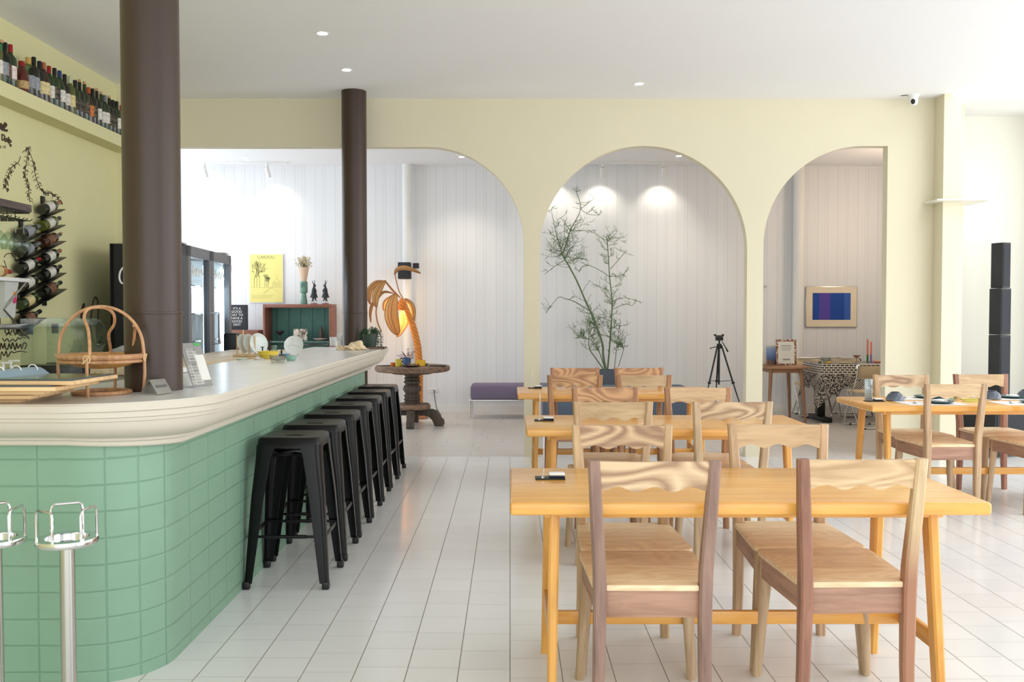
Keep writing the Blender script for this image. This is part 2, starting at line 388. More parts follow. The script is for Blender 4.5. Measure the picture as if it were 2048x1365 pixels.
stroke(mb, [(4, 269), (4, 280), (8, 279), (9, 272), (5, 269), (3, 271)], .005); stroke(mb, [(13, 277), (10, 278), (10, 283), (13, 282), (13, 278), (14, 284)], .005)
stroke(mb, [(17, 274), (16, 284), (18, 286)], .005); stroke(mb, [(15, 278), (19, 278)], .004); stroke(mb, [(18, 286), (22, 284), (20, 280), (18, 285), (21, 293), (22, 289)], .005)
for x in (0, 9): stroke(mb, [(x, 293), (x+2, 292), (x, 296), (x+2, 296)], .002)
stroke(mb, [(4.5, 296), (4.6, 295.5)], .002); stroke(mb, [(6.5, 292), (7, 296)], .002)
# loose lower script, only partly legible
for x0 in (10, 27): stroke(mb, [(x0+8, 663), (x0+2, 655), (x0, 663), (x0+5, 668), (x0+9, 658), (x0+13, 655), (x0+13, 664), (x0+6, 668), (x0+2, 671)], .004); stroke(mb, [(x0+7, 664), (x0+12, 671)], .004)
stroke(mb, [(5, 677), (9, 683), (14, 678), (19, 684), (25, 679), (31, 683), (36, 676), (40, 679), (45, 675), (51, 677)], .004)
stroke(mb, [(0, 700), (2, 687), (6, 697), (9, 687), (11, 697), (15, 699), (18, 688), (22, 698), (25, 686), (30, 700), (33, 687), (36, 697), (41, 689), (43, 698), (48, 686), (53, 690), (49, 699)], .005)
stroke(mb, [(1, 720), (3, 704), (8, 712), (12, 703), (15, 714), (22, 704), (28, 706), (34, 704), (43, 703), (53, 705)], .004)
stroke(mb, [(4, 571), (12, 577), (20, 585)], .008); stroke(mb, [(18, 612), (24, 622), (19, 632)], .004); stroke(mb, [(32, 612), (25, 624), (30, 634)], .004); stroke(mb, [(21, 577), (28, 590), (22, 604)], .012); stroke(mb, [(33, 578), (34, 600), (42, 604)], .012)
stroke(mb, [(8, 515), (14, 508), (24, 509), (32, 524), (30, 512)], .003); stroke(mb, [(8, 521), (13, 535)], .003)
stroke(mb, [(161, 636), (165, 612), (168, 611), (162, 640)], .008); stroke(mb, [(180, 645), (186, 603), (192, 595), (196, 610), (195, 646)], .006); stroke(mb, [(178, 640), (186, 680), (195, 696), (200, 688)], .006); stroke(mb, [(205, 673), (196, 685), (204, 682)], .006)
mb.build('mural_lettering', M_ink, wl)
# ------------------------------------------------------------------ bar counter
M_tile = None
def counter_tile():
    k = NT('green_glazed_blocks'); uv = k.n('ShaderNodeUVMap'); uv.uv_map = 'UVMap'; o = k.xyz(uv.outputs[0])
    n = k.noise(k.coord(), 9, 3); w = k.noise(k.coord('Object', (1, 1, 1)), 3, 2)
    u = k.M('ADD', o[0], k.M('MULTIPLY', k.M('SUBTRACT', w, .5), .012)); v = k.M('ADD', o[1], k.M('MULTIPLY', k.M('SUBTRACT', n, .5), .006))
    def soft(x, pitch, wd):
        f = k.M('FRACT', k.M('DIVIDE', x, pitch)); d = k.M('MULTIPLY', k.M('MINIMUM', f, k.M('SUBTRACT', 1.0, f)), pitch)
        return k.M('SUBTRACT', 1.0, k.M('MINIMUM', k.M('DIVIDE', d, wd), 1.0))
    j = k.M('MAXIMUM', soft(u, .245, .006), soft(k.M('SUBTRACT', v, .046), .1, .006))
    j = k.M('MAXIMUM', j, k.M('SUBTRACT', 1.0, k.M('MINIMUM', k.M('DIVIDE', k.M('ABSOLUTE', k.M('SUBTRACT', u, .1225)), .006), 1.0)))
    c = lin((134, 170, 146))
    base = k.mix(n, tuple(x*.93 for x in c), tuple(x*1.05 for x in c)); base = k.mix(k.M('MULTIPLY', j, .38), base, lin((80, 126, 100)))
    k.P(Base_Color=base, Roughness=.42); k.bump(k.M('ADD', k.M('SUBTRACT', 1.0, j), k.M('MULTIPLY', k.noise(k.coord(), 60, 3), .12)), .6, .004); return k.m
M_tile = counter_tile()
M_cornice = mat('ivory_cornice_paint', (214, 206, 190), .5, var=.03, scale=6)
M_top = mat('pale_stone_top', (222, 220, 217), .26, var=.08, scale=9, stretch=(1, .3, 1))
FX, FY, RC, CT, YE = -1.345, 3.42, .28, 1.07, 8.68
def offpath(d):
    """plan outline of the bar face pushed outwards by d; list of (x, y, arc length)"""
    P = [(-3.5, FY-d), (-2.6, FY-d)]+[(x, y) for x, y in arc(FX-RC, FY+RC, RC+d, -PI/2, 0, 16)]
    P += [(FX+d, y) for y in (4.6, 5.6, 6.6, 7.6, YE)]
    return P
bar = thing('bar_counter', 'green tiled L-shaped bar counter with ivory cornice and pale stone top', 'bar counter', (0, 0, 0))
def bar_face():
    bm = bmesh.new(); uv = bm.loops.layers.uv.new('UVMap'); P = offpath(0); s = [0]
    for a, b in zip(P, P[1:]): s.append(s[-1]+math.dist(a, b))
    s0 = (-1.512+3.5)   # a joint falls here
    lo = [bm.verts.new((x, y, 0)) for x, y in P]; hi = [bm.verts.new((x, y, .90)) for x, y in P]
    for i in range(len(P)-1):
        f = bm.faces.new((lo[i], lo[i+1], hi[i+1], hi[i]))
        for l, (su, z) in zip(f.loops, ((s[i], 0), (s[i+1], 0), (s[i+1], .90), (s[i], .90))): l[uv].uv = (su-s0, z)
    Q = [(-3.5, FY+.16), (FX-.29, FY+.16), (FX-.19, FY+.22), (FX-.16, FY+.34), (FX-.16, YE)]
    li = [bm.verts.new((x, y, 0)) for x, y in Q]; hi2 = [bm.verts.new((x, y, .89)) for x, y in Q]
    for i in range(len(Q)-1): bm.faces.new((li[i+1], li[i], hi2[i], hi2[i+1]))
    bm.faces.new((lo[-1], li[-1], hi2[-1], hi[-1]))
    m = MB(); m.bm.free(); m.bm = bm; return m
bar_face().build('tiled_front', M_tile, bar)
prof = [(.0, .862), (.034, .862), (.04, .868), (.042, .884), (.058, .89), (.062, .902), (.078, .906), (.112, .918), (.142, .938), (.160, .962), (.166, .986), (.176, .99), (.178, 1.004), (.19, 1.008), (.192, 1.03), (.203, 1.036), (.206, 1.062), (.2, CT)]
rings = []
for d, z in prof:
    P = offpath(d); rings.append([(x, y, CT-(CT-z)*(.80+.20*min(1, max(0, (i-2)/22)))) for i, (x, y) in enumerate(P)])
m = MB().loft(rings, cap=False, closed=False)
e = [m.bm.verts.new((FX+d, YE+.0005, z)) for d, z in prof]+[m.bm.verts.new((FX-.05, YE+.0005, CT)), m.bm.verts.new((FX-.05, YE+.0005, .862))]; m.bm.faces.new(e)
m.build('cornice_molding', M_cornice, bar, ang=.5)
inner = [(-1.85, YE+.01), (-1.85, 4.25), (-2.0, 4.02), (-2.2, 3.98), (-3.5, 3.98)]
top = offpath(.2); top[-1] = (FX+.2, YE+.01)
MB().prism(top+inner, CT-.03, CT+.001, 'XY').build('stone_top', M_top, bar, smooth=False)

# inner back worktops behind the bar
M_ww = wood('pale_worktop_wood', (222, 200, 165), (176, 146, 108), 'Y', .5)
bb = thing('back_worktop', 'low pale worktop along the lime wall behind the bar', 'worktop', (0, 0, 0))
MB().box2((XL+.01, 4.2, .84), (-2.85, 7.35, .88), .005).build('worktop_board', mat('back_top_laminate', (214, 213, 206), .4), bb)
MB().box2((XL+.01, 4.22, 0), (-2.9, 7.33, .84)).build('cabinet_body', mat('back_cabinet', (120, 116, 106), .6), bb, smooth=False)
sw = thing('side_worktop', 'wooden worktop behind the bar holding plates and a yellow bowl', 'worktop', (0, 0, 0))
MB().box2((-2.5, 5.5, 1.02), (-1.86, 8.3, 1.062), .006).build('worktop_board', M_ww, sw)
MB().box2((-2.45, 5.55, 0), (-1.9, 8.25, 1.02)).build('cabinet_body', mat('side_cabinet', (190, 178, 158), .6), sw, smooth=False)

# ------------------------------------------------------------------ bar stools
def make_stool():
    t = thing('bar_stool', '', 'bar stool', (0, 0, 0), 0, 'black metal stools along the bar')
    H = .76; a = .155
    def rr(h, r, z, n=6):
        P = []
        for cx, cy, s in ((h-r, h-r, 0), (-h+r, h-r, PI/2), (-h+r, -h+r, PI), (h-r, -h+r, 1.5*PI)): P += [(x, y, z) for x, y in arc(cx, cy, r, s, s+PI/2, n)]
        return P
    m = MB().loft([rr(.163, .045, H-.055), rr(.158, .045, H-.012), rr(.152, .042, H-.003), rr(.142, .036, H), rr(.13, .03, H-.001), rr(.055, .02, H-.006)], cap=False)
    # slotted hole
    n = 28; inn = [(.05*math.copysign(abs(math.cos(q))**.6, math.cos(q)), .016*math.copysign(abs(math.sin(q))**.8, math.sin(q)), H-.008) for q in [2*PI*i/n+PI/4-PI/4 for i in range(n)]]
    out = rr(.055, .02, H-.006); 
    vi = [m.bm.verts.new(p) for p in inn]; vo = [m.bm.verts.new(p) for p in out]
    for i in range(n): j = (i+1) % n; m.bm.faces.new((vo[i], vo[j], vi[j], vi[i]))
    vd = [m.bm.verts.new((p[0], p[1], H-.02)) for p in inn]
    for i in range(n): j = (i+1) % n; m.bm.faces.new((vi[i], vi[j], vd[j], vd[i]))
    m.build('seat', M_blackm, t)
    for sx, sy in ((-1, -1), (1, -1), (1, 1), (-1, 1)):
        def sec(x, y, w, r, z, th=.004):
            # folded sheet corner: outer L with rounded corner, local corner at (x, y)
            o = [(x-w, y)]+arc(x-r, y-r, r, PI/2, 0, 4)+[(x, y-w)]; i_ = [(x-th, y-w)]+[(p, q) for p, q in reversed(arc(x-r, y-r, r-th, PI/2, 0, 4))]+[(x-w, y-th)]
            return [(sx*p, sy*q, z) for p, q in o+i_]
        R = [sec(.163, .163, .10, .04, H-.04), sec(.166, .166, .085, .04, H-.10), sec(.185, .185, .07, .03, .45), sec(.212, .212, .042, .02, .03)]
        l = MB().loft(R).build('leg', M_blackm, t)
        MB().box((sx*.2, sy*.2, .02), (.036, .036, .04), .006).build('foot_cap', M_black, l)
    z = .26; q = .178
    for sx, sy in ((0, -1), (0, 1), (1, 0), (-1, 0)):
        if sx == 0: MB().tube([(-q, sy*q, z), (-.1, sy*q, z), (-.098, sy*q, z), (.098, sy*q, z), (.1, sy*q, z), (q, sy*q, z)], [.007, .007, .0095, .0095, .007, .007], 10).build('footrest_bar', M_blackm, t)
        else: MB().box((sx*(q+.012), 0, z+.0), (.005, 2*q, .024), .002).build('footrest_bar', mat('worn_footrest', (110, 110, 108), .35, metal=.6) if sx == 1 and 0 else M_blackm, t)
    MB().tube([(-.135, -.135, H-.1), (.135, .135, H-.1)], .012, 6, sq=.3).tube([(-.135, .135, H-.105), (.135, -.135, H-.105)], .012, 6, sq=.3).build('cross_brace', M_blackm, t)
    return t
st = make_stool()
SY = [4.82, 5.35, 5.9, 6.44, 6.98, 7.52, 8.06]
for i, y in enumerate(SY):
    lab = 'black metal bar stool nearest the curved bar corner, first of the row' if i == 0 else ('black metal bar stool at the far end of the row by the carved table' if i == 6 else f'{ORD[i]} black metal bar stool from the curved bar corner')
    o = st if i == 0 else dup(st, (0, 0, 0))
    o.location = (-1.127-.004*i, y, 0); o['label'] = lab; o.rotation_euler = (0, 0, [0, .01, -.01, 0, .012, -.008, 0][i])

# ------------------------------------------------------------------ tables
M_honey = wood('honey_lacquered_wood', (242, 182, 94), (224, 156, 70), 'X', .26, fine=.8, coat=.25, rnd=.03, sat=1.0)
M_honeyZ = wood('honey_leg_wood', (236, 178, 92), (212, 146, 66), 'Z', .35, fine=.8, rnd=.03, sat=1.0)
M_honeyY = wood('honey_cross_wood', (230, 170, 88), (206, 140, 62), 'Y', .35, fine=.8, rnd=.03, sat=1.0)
def make_table():
    t = thing('dining_table', '', 'table', (0, 0, 0), 0, 'honey wood dining tables')
    L, D, H, th = 1.63, .71, .75, .045
    MB().box((0, 0, H-th/2), (L, D, th), .012, seg=3).build('tabletop', M_honey, t, ang=.4)
    MB().box((0, -.245, H-th-.014), (L-.24, .022, .028), .003).box((0, .245, H-th-.014), (L-.24, .022, .028), .003).build('apron', M_honey, t)
    for sx in (-1, 1):
        x = sx*(.815-.155)
        for sy in (-1, 1):
            top, bot = Vector((x, sy*.225, H-th)), Vector((x+sx*.012, sy*.30, 0)); hw, hd, c = .0165, .03, .007
            def ring(p, k):
                w, d = hw*k, hd*k
                return [(p.x+a, p.y+b, p.z) for a, b in ((-w+c, -d), (w-c, -d), (w, -d+c), (w, d-c), (w-c, d), (-w+c, d), (-w, d-c), (-w, -d+c))]
            MB().loft([ring(top, 1.12), ring(bot, .92)]).build('leg', M_honeyZ, t, ang=.3)
        MB().box((x+sx*.009, 0, .245), (.022, .53, .06), .004).build('side_stretcher', M_honeyY, t)
        MB().box((x, 0, H-th-.012), (.05, .5, .024), .003).build('top_cleat', M_honeyY, t)
    MB().box((0, .035, .232), (1.34, .026, .05), .004).build('long_stretcher', M_honey, t)
    return t
tb = make_table()
TABS = [(.815, 3.455, 'honey wood dining table nearest the camera'), (.905, 5.44, 'honey wood dining table in the middle of the row of three'), (.875, 7.665, 'honey wood dining table farthest back in front of the potted cactus'), (3.315, 6.72, 'honey wood dining table set with bowls and plates by the speaker')]
for i, (x, y, l) in enumerate(TABS):
    o = tb if i == 0 else dup(tb, (0, 0, 0)); o.location = (x, y, 0); o['label'] = l

# ------------------------------------------------------------------ chairs
W_pale = wood('pale_chair_wood', (224, 190, 140), (186, 146, 98), 'X', .42, figure=.55)
W_figure = wood('figured_chair_wood', (226, 192, 146), (166, 126, 90), 'X', .42, figure=.8, ring=5)
W_plain = wood('straight_grain_chair_wood', (216, 182, 132), (186, 148, 102), 'X', .42, figure=.15)
W_amber = wood('amber_chair_wood', (216, 164, 104), (164, 110, 62), 'X', .42, figure=.7, ring=5)
W_post = wood('tan_post_wood', (206, 168, 124), (164, 126, 88), 'Z', .45)
W_mauve = wood('mauve_brown_post_wood', (160, 124, 106), (120, 90, 78), 'Z', .45)
W_red = wood('red_brown_post_wood', (168, 112, 84), (128, 80, 58), 'Z', .45)
W_cream = wood('cream_post_wood', (226, 202, 146), (192, 158, 108), 'Z', .45)
W_two = wood('sapwood_heartwood_post', (222, 192, 142), (190, 154, 106), 'Z', .45)
W_amberp = wood('amber_post_wood', (188, 132, 80), (142, 94, 54), 'Z', .45)
W_seat = wood('seat_wood', (248, 220, 174), (222, 184, 134), 'X', .42, figure=.35)
W_rail = wood('red_brown_rail_wood', (184, 136, 108), (144, 100, 76), 'X', .5)
W_railY = wood('red_brown_side_rail_wood', (184, 140, 112), (144, 104, 80), 'Y', .5)
W_tan = wood('light_tan_post_wood', (214, 178, 128), (176, 136, 90), 'Z', .45)
W_legt = wood('tan_leg_wood', (208, 176, 134), (168, 136, 98), 'Z', .5)
def two_tone(m):
    nt = m.node_tree; p = nt.nodes['Principled BSDF']; src = p.inputs['Base Color'].links[0].from_socket
    co = nt.nodes.new('ShaderNodeTexCoord'); sp = nt.nodes.new('ShaderNodeSeparateXYZ'); nt.links.new(co.outputs['Object'], sp.inputs[0])
    a = nt.nodes.new('ShaderNodeMath'); a.operation = 'MULTIPLY_ADD'; nt.links.new(sp.outputs[1], a.inputs[0]); a.inputs[1].default_value = -4; nt.links.new(sp.outputs[2], a.inputs[2])
    mr = nt.nodes.new('ShaderNodeMapRange'); nt.links.new(a.outputs[0], mr.inputs[0]); mr.inputs[1].default_value = 1.50; mr.inputs[2].default_value = 1.72
    mx = nt.nodes.new('ShaderNodeMix'); mx.data_type = 'RGBA'; nt.links.new(mr.outputs[0], mx.inputs[0]); mx.inputs[6].default_value = (*lin((172, 124, 96)), 1); nt.links.new(src, mx.inputs[7]); nt.links.new(mx.outputs[2], p.inputs['Base Color'])
two_tone(W_two)
def make_chair():
    t = thing('dining_chair', '', 'chair', (0, 0, 0), 0, 'wooden wavy-back dining chairs')
    zs = .49
    # seat: slab with a rounded front and notches for the posts
    P = [(-.152, -.232), (.152, -.232), (.152, -.195), (.198, -.195), (.214, .15)]+[(x, y) for x, y in arc(.184, .19, .03, 0, PI/2, 4)]+[(x, y) for x, y in arc(-.184, .19, .03, PI/2, PI, 4)]+[(-.214, .15), (-.198, -.195), (-.152, -.195)]
    MB().prism(P, zs-.02, zs, 'XY', bev=.003).build('seat', W_seat, t, ang=.4)
    MB().box((0, -.215, zs-.065), (.312, .02, .09), .002).build('rear_rail', W_rail, t)
    MB().box((0, .178, zs-.062), (.36, .02, .082), .002).build('front_rail', W_rail, t)
    for s in (-1, 1):
        MB().loft([[(s*(.176+a), -.2, zs-.102-.0), (s*(.196+a), .17, zs-.102), (s*(.196+a), .17, zs-.021), (s*(.176+a), -.2, zs-.021)] for a in (-.010, .010)]).build('side_rail', W_railY, t, smooth=False)
    for s in (-1, 1):
        # rear post, one bent piece from floor to crest
        pr = [(0, .182, -.213, .018, .019), (.2, .176, -.216, .02, .022), (zs-.06, .174, -.222, .0215, .026), (zs+.05, .176, -.226, .0215, .025), (.7, .186, -.238, .021, .022), (.908, .198, -.256, .019, .017)]
        R = []
        for z, x, y, hw, hd in pr:
            c = .007; R.append([(s*x+a, y+b, z) for a, b in ((-hw+c, -hd), (hw-c, -hd), (hw, -hd+c), (hw, hd-c), (hw-c, hd), (-hw+c, hd), (-hw, hd-c), (-hw, -hd+c))])
        MB().loft(R).build('rear_post', W_post, t, ang=.5)
        a, b = Vector((s*.181, .178, zs-.02)), Vector((s*.212, .205, 0))
        MB().tube([a, a.lerp(b, .15), a.lerp(b, .55), b+(a-b)*.01, b], [.024, .0245, .021, .0175, .015], 12).build('front_leg', W_legt, t)
    # crest rail with a scalloped lower edge, gently bowed
    m = MB(); n = 36; F, B = [], []
    for i in range(n+1):
        u = i/n; x = -.182+.364*u; yy = -.251-.010*math.sin(PI*u)
        lo = .806+.017*(1-math.cos(6*PI*u))/2*(1 if .16 < u < .84 else .85); hi = .905
        tl = -(lo-.905)*.09
        F.append([(x, yy+tl-.011, lo), (x, yy-.011, hi), (x, yy+.011, hi), (x, yy+tl+.011, lo)])
    m.loft(F).build('crest_rail', W_pale, t, ang=.7)
    return t
ch = make_chair()
CH = [  # x, y, facing away?, turn, crest, left post, right post, label
 (.474, 3.262, 0, -.01, W_figure, W_mauve, W_mauve, 'wooden chair with mauve-brown posts, back to camera at left of nearest table'),
 (1.160, 3.30, 0, .02, W_pale, W_red, W_two, 'wooden chair with one red-brown and one cream post at right of nearest table'),
 (.485, 3.715, 1, .01, W_figure, W_tan, W_tan, 'wooden chair facing the camera across the nearest table, left side'),
 (1.160, 3.745, 1, -.01, W_plain, W_post, W_post, 'wooden chair facing the camera across the nearest table, right side'),
 (.558, 5.27, 0, .01, W_plain, W_tan, W_post, 'wooden chair with plain greyish crest, back to camera, left of middle table'),
 (1.212, 5.275, 0, 0, W_figure, W_legt, W_legt, 'wooden chair, back to camera at the right of the middle table'),
 (.62, 5.722, 1, .02, W_amber, W_amberp, W_amberp, 'dark amber chair with bold ringed grain facing camera across middle table'),
 (1.216, 5.722, 1, 0, W_plain, W_amberp, W_amberp, 'wooden chair facing camera across middle table, right side, by the tripod'),
 (.500, 7.44, 0, .02, W_amber, W_amberp, W_amberp, 'amber wooden chair, back to camera at left of the farthest table'),
 (1.046, 7.44, 0, -.01, W_plain, W_amberp, W_amberp, 'wooden chair, back to camera at right of farthest table, before the grey pot'),
 (.572, 7.885, 1, 0, W_amber, W_amberp, W_amberp, 'amber wooden chair beyond the farthest table, left of the grey pot'),
 (1.136, 7.885, 1, 0, W_amber, W_amberp, W_amberp, 'amber wooden chair beyond the farthest table, right of the grey pot'),
 (3.03, 6.54, 0, .03, W_plain, W_post, W_post, 'pale wooden chair, back to camera, at the table set with bowls'),
 (3.725, 6.54, 0, .05, W_plain, W_post, W_post, 'wooden chair cut off by the right picture edge, at the set table'),
 (3.055, 6.96, 1, 0, W_figure, W_tan, W_post, 'pale wooden chair beyond the set table, beside its green menu stand'),
 (3.725, 7.04, 1, .02, W_plain, W_red, W_red, 'pale wooden chair with reddish posts beyond set table, before the speaker'),
]
for i, (x, y, f, tr, cr, lp, rp, lab) in enumerate(CH):
    o = ch if i == 0 else dup(ch, (0, 0, 0))
    o.location = (x, y, 0); o.rotation_euler = (0, 0, (PI if f else 0)+tr); o['label'] = lab
    posts = sorted([c for c in o.children if c.name.startswith('rear_post')], key=lambda c: c.name)
    a, b = (lp, rp) if not f else (rp, lp)
    setmat(posts[0], a); setmat(posts[1], b)
    for c in o.children:
        if c.name.startswith('crest_rail'): setmat(c, cr)
        if i in (6, 8, 9, 10, 11) and c.name.startswith(('front_leg',)): setmat(c, W_amberp)

# ------------------------------------------------------------------ table stands with call buttons
M_navy = mat('navy_plastic', (28, 40, 70), .4); M_btn = mat('glossy_white_plastic', (240, 240, 238), .25, var=.02)
def stand(x, y, lab, group='acrylic stands'):
    t = thing('menu_stand', lab, 'menu stand', (x, y, .7505), 0, group)
    MB().box((0, 0, .003), (.115, .06, .006), .001).build('base_plate', M_black, t)
    MB().box((-.024, 0, .085), (.005, .058, .158), .001).build('acrylic_panel', M_acryl, t)
    MB().box((-.03, 0, .009), (.006, .055, .006)).build('panel_clip', M_chrome, t); return t
def button(x, y, lab):
    t = thing('call_button', lab, 'call button', (x, y, .757), 0, 'white call buttons')
    MB().box((0, 0, .004), (.062, .046, .007), .003).build('holder', M_navy, t); MB().box((0, 0, .0122), (.062, .046, .0095), .0045, seg=3).build('button_cap', M_btn, t)
for px, py, w in ((1100, 958, 'nearest'), (1088, 842, 'middle'), (1070, 777, 'farthest')):
    p = atZ(px, py, .75); stand(p.x, p.y, f'clear acrylic stand on black base at left end of {w} table')
    button(p.x+.026, p.y, f'white call button on the black stand base of the {w} table')

# ------------------------------------------------------------------ chrome posts in front of the bar
def make_post():
    t = thing('ring_post', '', 'post stand', (0, 0, 0), 0, 'stainless ring posts before the bar')
    MB().lathe([(0, .62), (.024, .62), (.025, .012), (.108, .008), (.112, 0), (0, 0)], seg=32).build('post', M_steel, t)
    MB().lathe([(.07, .635), (.098, .635), (.1, .63), (.1, .617), (.098, .614), (.05, .614), (.02, .61)], seg=48).lathe([(.07, .635), (.07, .62), (0, .62)], seg=48).build('ring_plate', M_chrome, t)
    for k in range(3):
        a = PI/2+2*PI*k/3; R = .092; h = .105; d = .56
        p = [Vector((R*math.cos(a+s), R*math.sin(a+s), 0)) for s in (-d, d)]; z = .63
        q = [p[0]+Vector((0, 0, z)), p[0]+Vector((0, 0, z+h-.018)), p[0].lerp(p[1], .04)+Vector((0, 0, z+h-.006)), p[0].lerp(p[1], .12)+Vector((0, 0, z+h)), p[0].lerp(p[1], .88)+Vector((0, 0, z+h)), p[0].lerp(p[1], .96)+Vector((0, 0, z+h-.006)), p[1]+Vector((0, 0, z+h-.018)), p[1]+Vector((0, 0, z))]
        MB().tube(q, .0045, 8).build('wire_loop', M_chrome, t)
    return t
po = make_post(); p = atZ(134, 1078, .63); po.location = (p.x, p.y, 0); po.rotation_euler = (0, 0, .44); po['label'] = 'stainless steel post with a ring of wire loops, standing whole before the bar'
p2 = atZ(-12, 1078, .63); dup(po, (p2.x, p2.y, 0), .52, 'stainless steel ring post cut off by the left picture edge')
# ------------------------------------------------------------------ bottles on the ledge
def gl(name, col, a=.12): return mat(name, col, a, var=.1, spec=.6, coat=.3)
G_green, G_dark, G_olive, G_red, G_brown = gl('green_bottle_glass', (38, 58, 26)), gl('dark_bottle_glass', (26, 28, 22)), gl('olive_bottle_glass', (84, 90, 34)), gl('ruby_bottle_glass', (86, 30, 24)), gl('brown_bottle_glass', (60, 34, 20))
G_clear = thin_glass('clear_bottle_glass', (205, 225, 205), .1, .5); G_teal = thin_glass('teal_bottle_glass', (150, 200, 180), .1, .5)
CAPS = {n: mat(n+'_capsule', c, .4) for n, c in dict(black=(26, 26, 28), red=(150, 28, 32), cork=(192, 152, 108), gold=(196, 160, 84), copper=(164, 96, 66), blue=(38, 60, 110), grey=(110, 116, 122), orange=(176, 84, 44), clear=(190, 196, 160)).items()}
LABS = {}
def labmat(kind):
    if kind in LABS: return LABS[kind]
    base, ink = {'white': ((224, 220, 210), (70, 64, 60)), 'cream': ((222, 204, 150), (90, 70, 40)), 'black': ((30, 28, 30), (190, 170, 120)), 'redwhite': ((224, 216, 210), (170, 40, 44)), 'tan': ((196, 164, 110), (80, 50, 30)), 'brown': ((96, 60, 44), (190, 150, 110)), 'orange': ((214, 120, 60), (60, 40, 30)), 'silver': ((150, 154, 160), (60, 64, 74))}[kind]
    k = NT(kind+'_bottle_label'); o = k.coord('Object'); z = k.xyz(o)[2]
    n = k.noise(k.coord('Object', (60, 60, 160)), 1.4, 2); l = k.M('LESS_THAN', k.M('FRACT', k.M('MULTIPLY', z, 95)), .3)
    f = k.M('MULTIPLY', l, k.M('GREATER_THAN', n, .5))
    k.P(Base_Color=k.mix(f, lin(base), lin(ink)), Roughness=.6); LABS[kind] = k.m; return k.m
SHAPES = {'bordeaux': [(0, 0), (.036, 0), (.0385, .004), (.0385, .19), (.036, .205), (.024, .222), (.0155, .235), (.0142, .25), (.0142, .298)],
          'burgundy': [(0, 0), (.039, 0), (.041, .004), (.041, .15), (.036, .18), (.024, .212), (.0165, .24), (.0145, .26), (.0145, .298)],
          'squat': [(0, 0), (.042, 0), (.046, .005), (.046, .10), (.043, .125), (.03, .165), (.022, .19), (.02, .20), (.02, .225)],
          'spirit': [(0, 0), (.043, 0), (.046, .005), (.046, .16), (.043, .185), (.028, .215), (.019, .235), (.018, .28)]}
BC = {}
def bottle(name, lab, glass, shape, cap, label, group, loc=(0, 0, 0), rot=None, cat='bottle'):
    t = thing(name, lab, cat, loc, 0, group); key = (glass.name, shape)
    pr = SHAPES[shape]; top = pr[-1][1]
    if key not in BC: BC[key] = MB().lathe(pr, seg=18).build('glass_body', glass, t); 
    else: c = BC[key].copy(); COL.objects.link(c); c.parent = t
    r = pr[-1][0]+.0012
    if cap == 'cork': MB().lathe([(r-.004, top-.002), (r-.003, top+.022), (0, top+.022)], seg=14).build('cork', CAPS[cap], t)
    else: MB().lathe([(r, top-.055), (r+.0005, top-.004), (r-.002, top+.001), (0, top+.001)], seg=14).build('capsule', CAPS[cap], t)
    if label:
        R = pr[3][0] if shape != 'squat' else .046; h0, h1 = (.06, .15) if shape != 'squat' else (.03, .085)
        MB().lathe([(R+.0008, h0), (R+.0008, h1)], seg=24).build('paper_label', labmat(label), t)
    if rot: t.rotation_euler = rot
    return t
row = [  # px of the neck, glass, shape, capsule, label, wording
 (-6, G_olive, 'bordeaux', 'cork', 'white', ''), (3, G_teal, 'spirit', 'cork', 'silver', ''), (11, G_dark, 'bordeaux', 'black', 'brown', ''), (21.5, G_green, 'bordeaux', 'red', 'redwhite', ''),
 (43.5, G_red, 'squat', 'red', 'tan', ''), (57, G_clear, 'spirit', 'gold', 'silver', ''), (68, G_dark, 'bordeaux', 'black', 'silver', ''), (79, G_dark, 'bordeaux', 'black', 'cream', ''),
 (87.5, G_brown, 'burgundy', 'copper', 'cream', ''), (98, G_green, 'bordeaux', 'red', 'white', ''), (109, G_green, 'bordeaux', 'black', 'black', ''), (119, G_green, 'burgundy', 'blue', 'white', ''),
 (129, G_dark, 'bordeaux', 'black', 'white', ''), (139.5, G_olive, 'bordeaux', 'clear', 'cream', ''), (150, G_green, 'bordeaux', 'black', 'black', ''), (158.7, G_dark, 'bordeaux', 'cork', 'black', ''),
 (168.5, G_green, 'bordeaux', 'cork', 'black', ''), (176.5, G_brown, 'burgundy', 'orange', 'orange', ''), (184.6, G_dark, 'bordeaux', 'black', 'black', ''), (193, G_dark, 'bordeaux', 'cork', 'white', ''),
 (201.5, G_green, 'bordeaux', 'cork', 'white', ''), (209, G_green, 'bordeaux', 'grey', 'white', ''), (217.6, G_dark, 'bordeaux', 'cork', 'black', ''), (224.6, G_dark, 'bordeaux', 'black', 'black', ''),
 (232.3, G_green, 'bordeaux', 'black', 'white', ''), (242, G_green, 'bordeaux', 'red', 'white', '')]
gn = {G_olive.name: 'olive', G_teal.name: 'pale teal', G_dark.name: 'dark', G_green.name: 'green', G_red.name: 'red', G_clear.name: 'clear', G_brown.name: 'brown'}
NTH = ORD+['twenty-first', 'twenty-second', 'twenty-third', 'twenty-fourth', 'twenty-fifth', 'twenty-sixth']
for i, (px, g, sh, cap, lb, w) in enumerate(row):
    x = XL+.10+random.uniform(-.012, .012); p = atX(px, 150, x)
    extra = {'squat': 'squat ', 'spirit': 'stout '}.get(sh, '')
    bottle('wine_bottle' if sh in ('bordeaux', 'burgundy') else 'spirit_bottle', f'{extra}{gn[g.name]} glass bottle with {cap} cap, {NTH[len(row)-1-i]} from the thick column on ledge', g, sh, cap, lb, 'bottles on the high ledge', (x, p.y, 2.931), Euler((0, 0, random.uniform(-.5, .5)-PI/2+.6)))

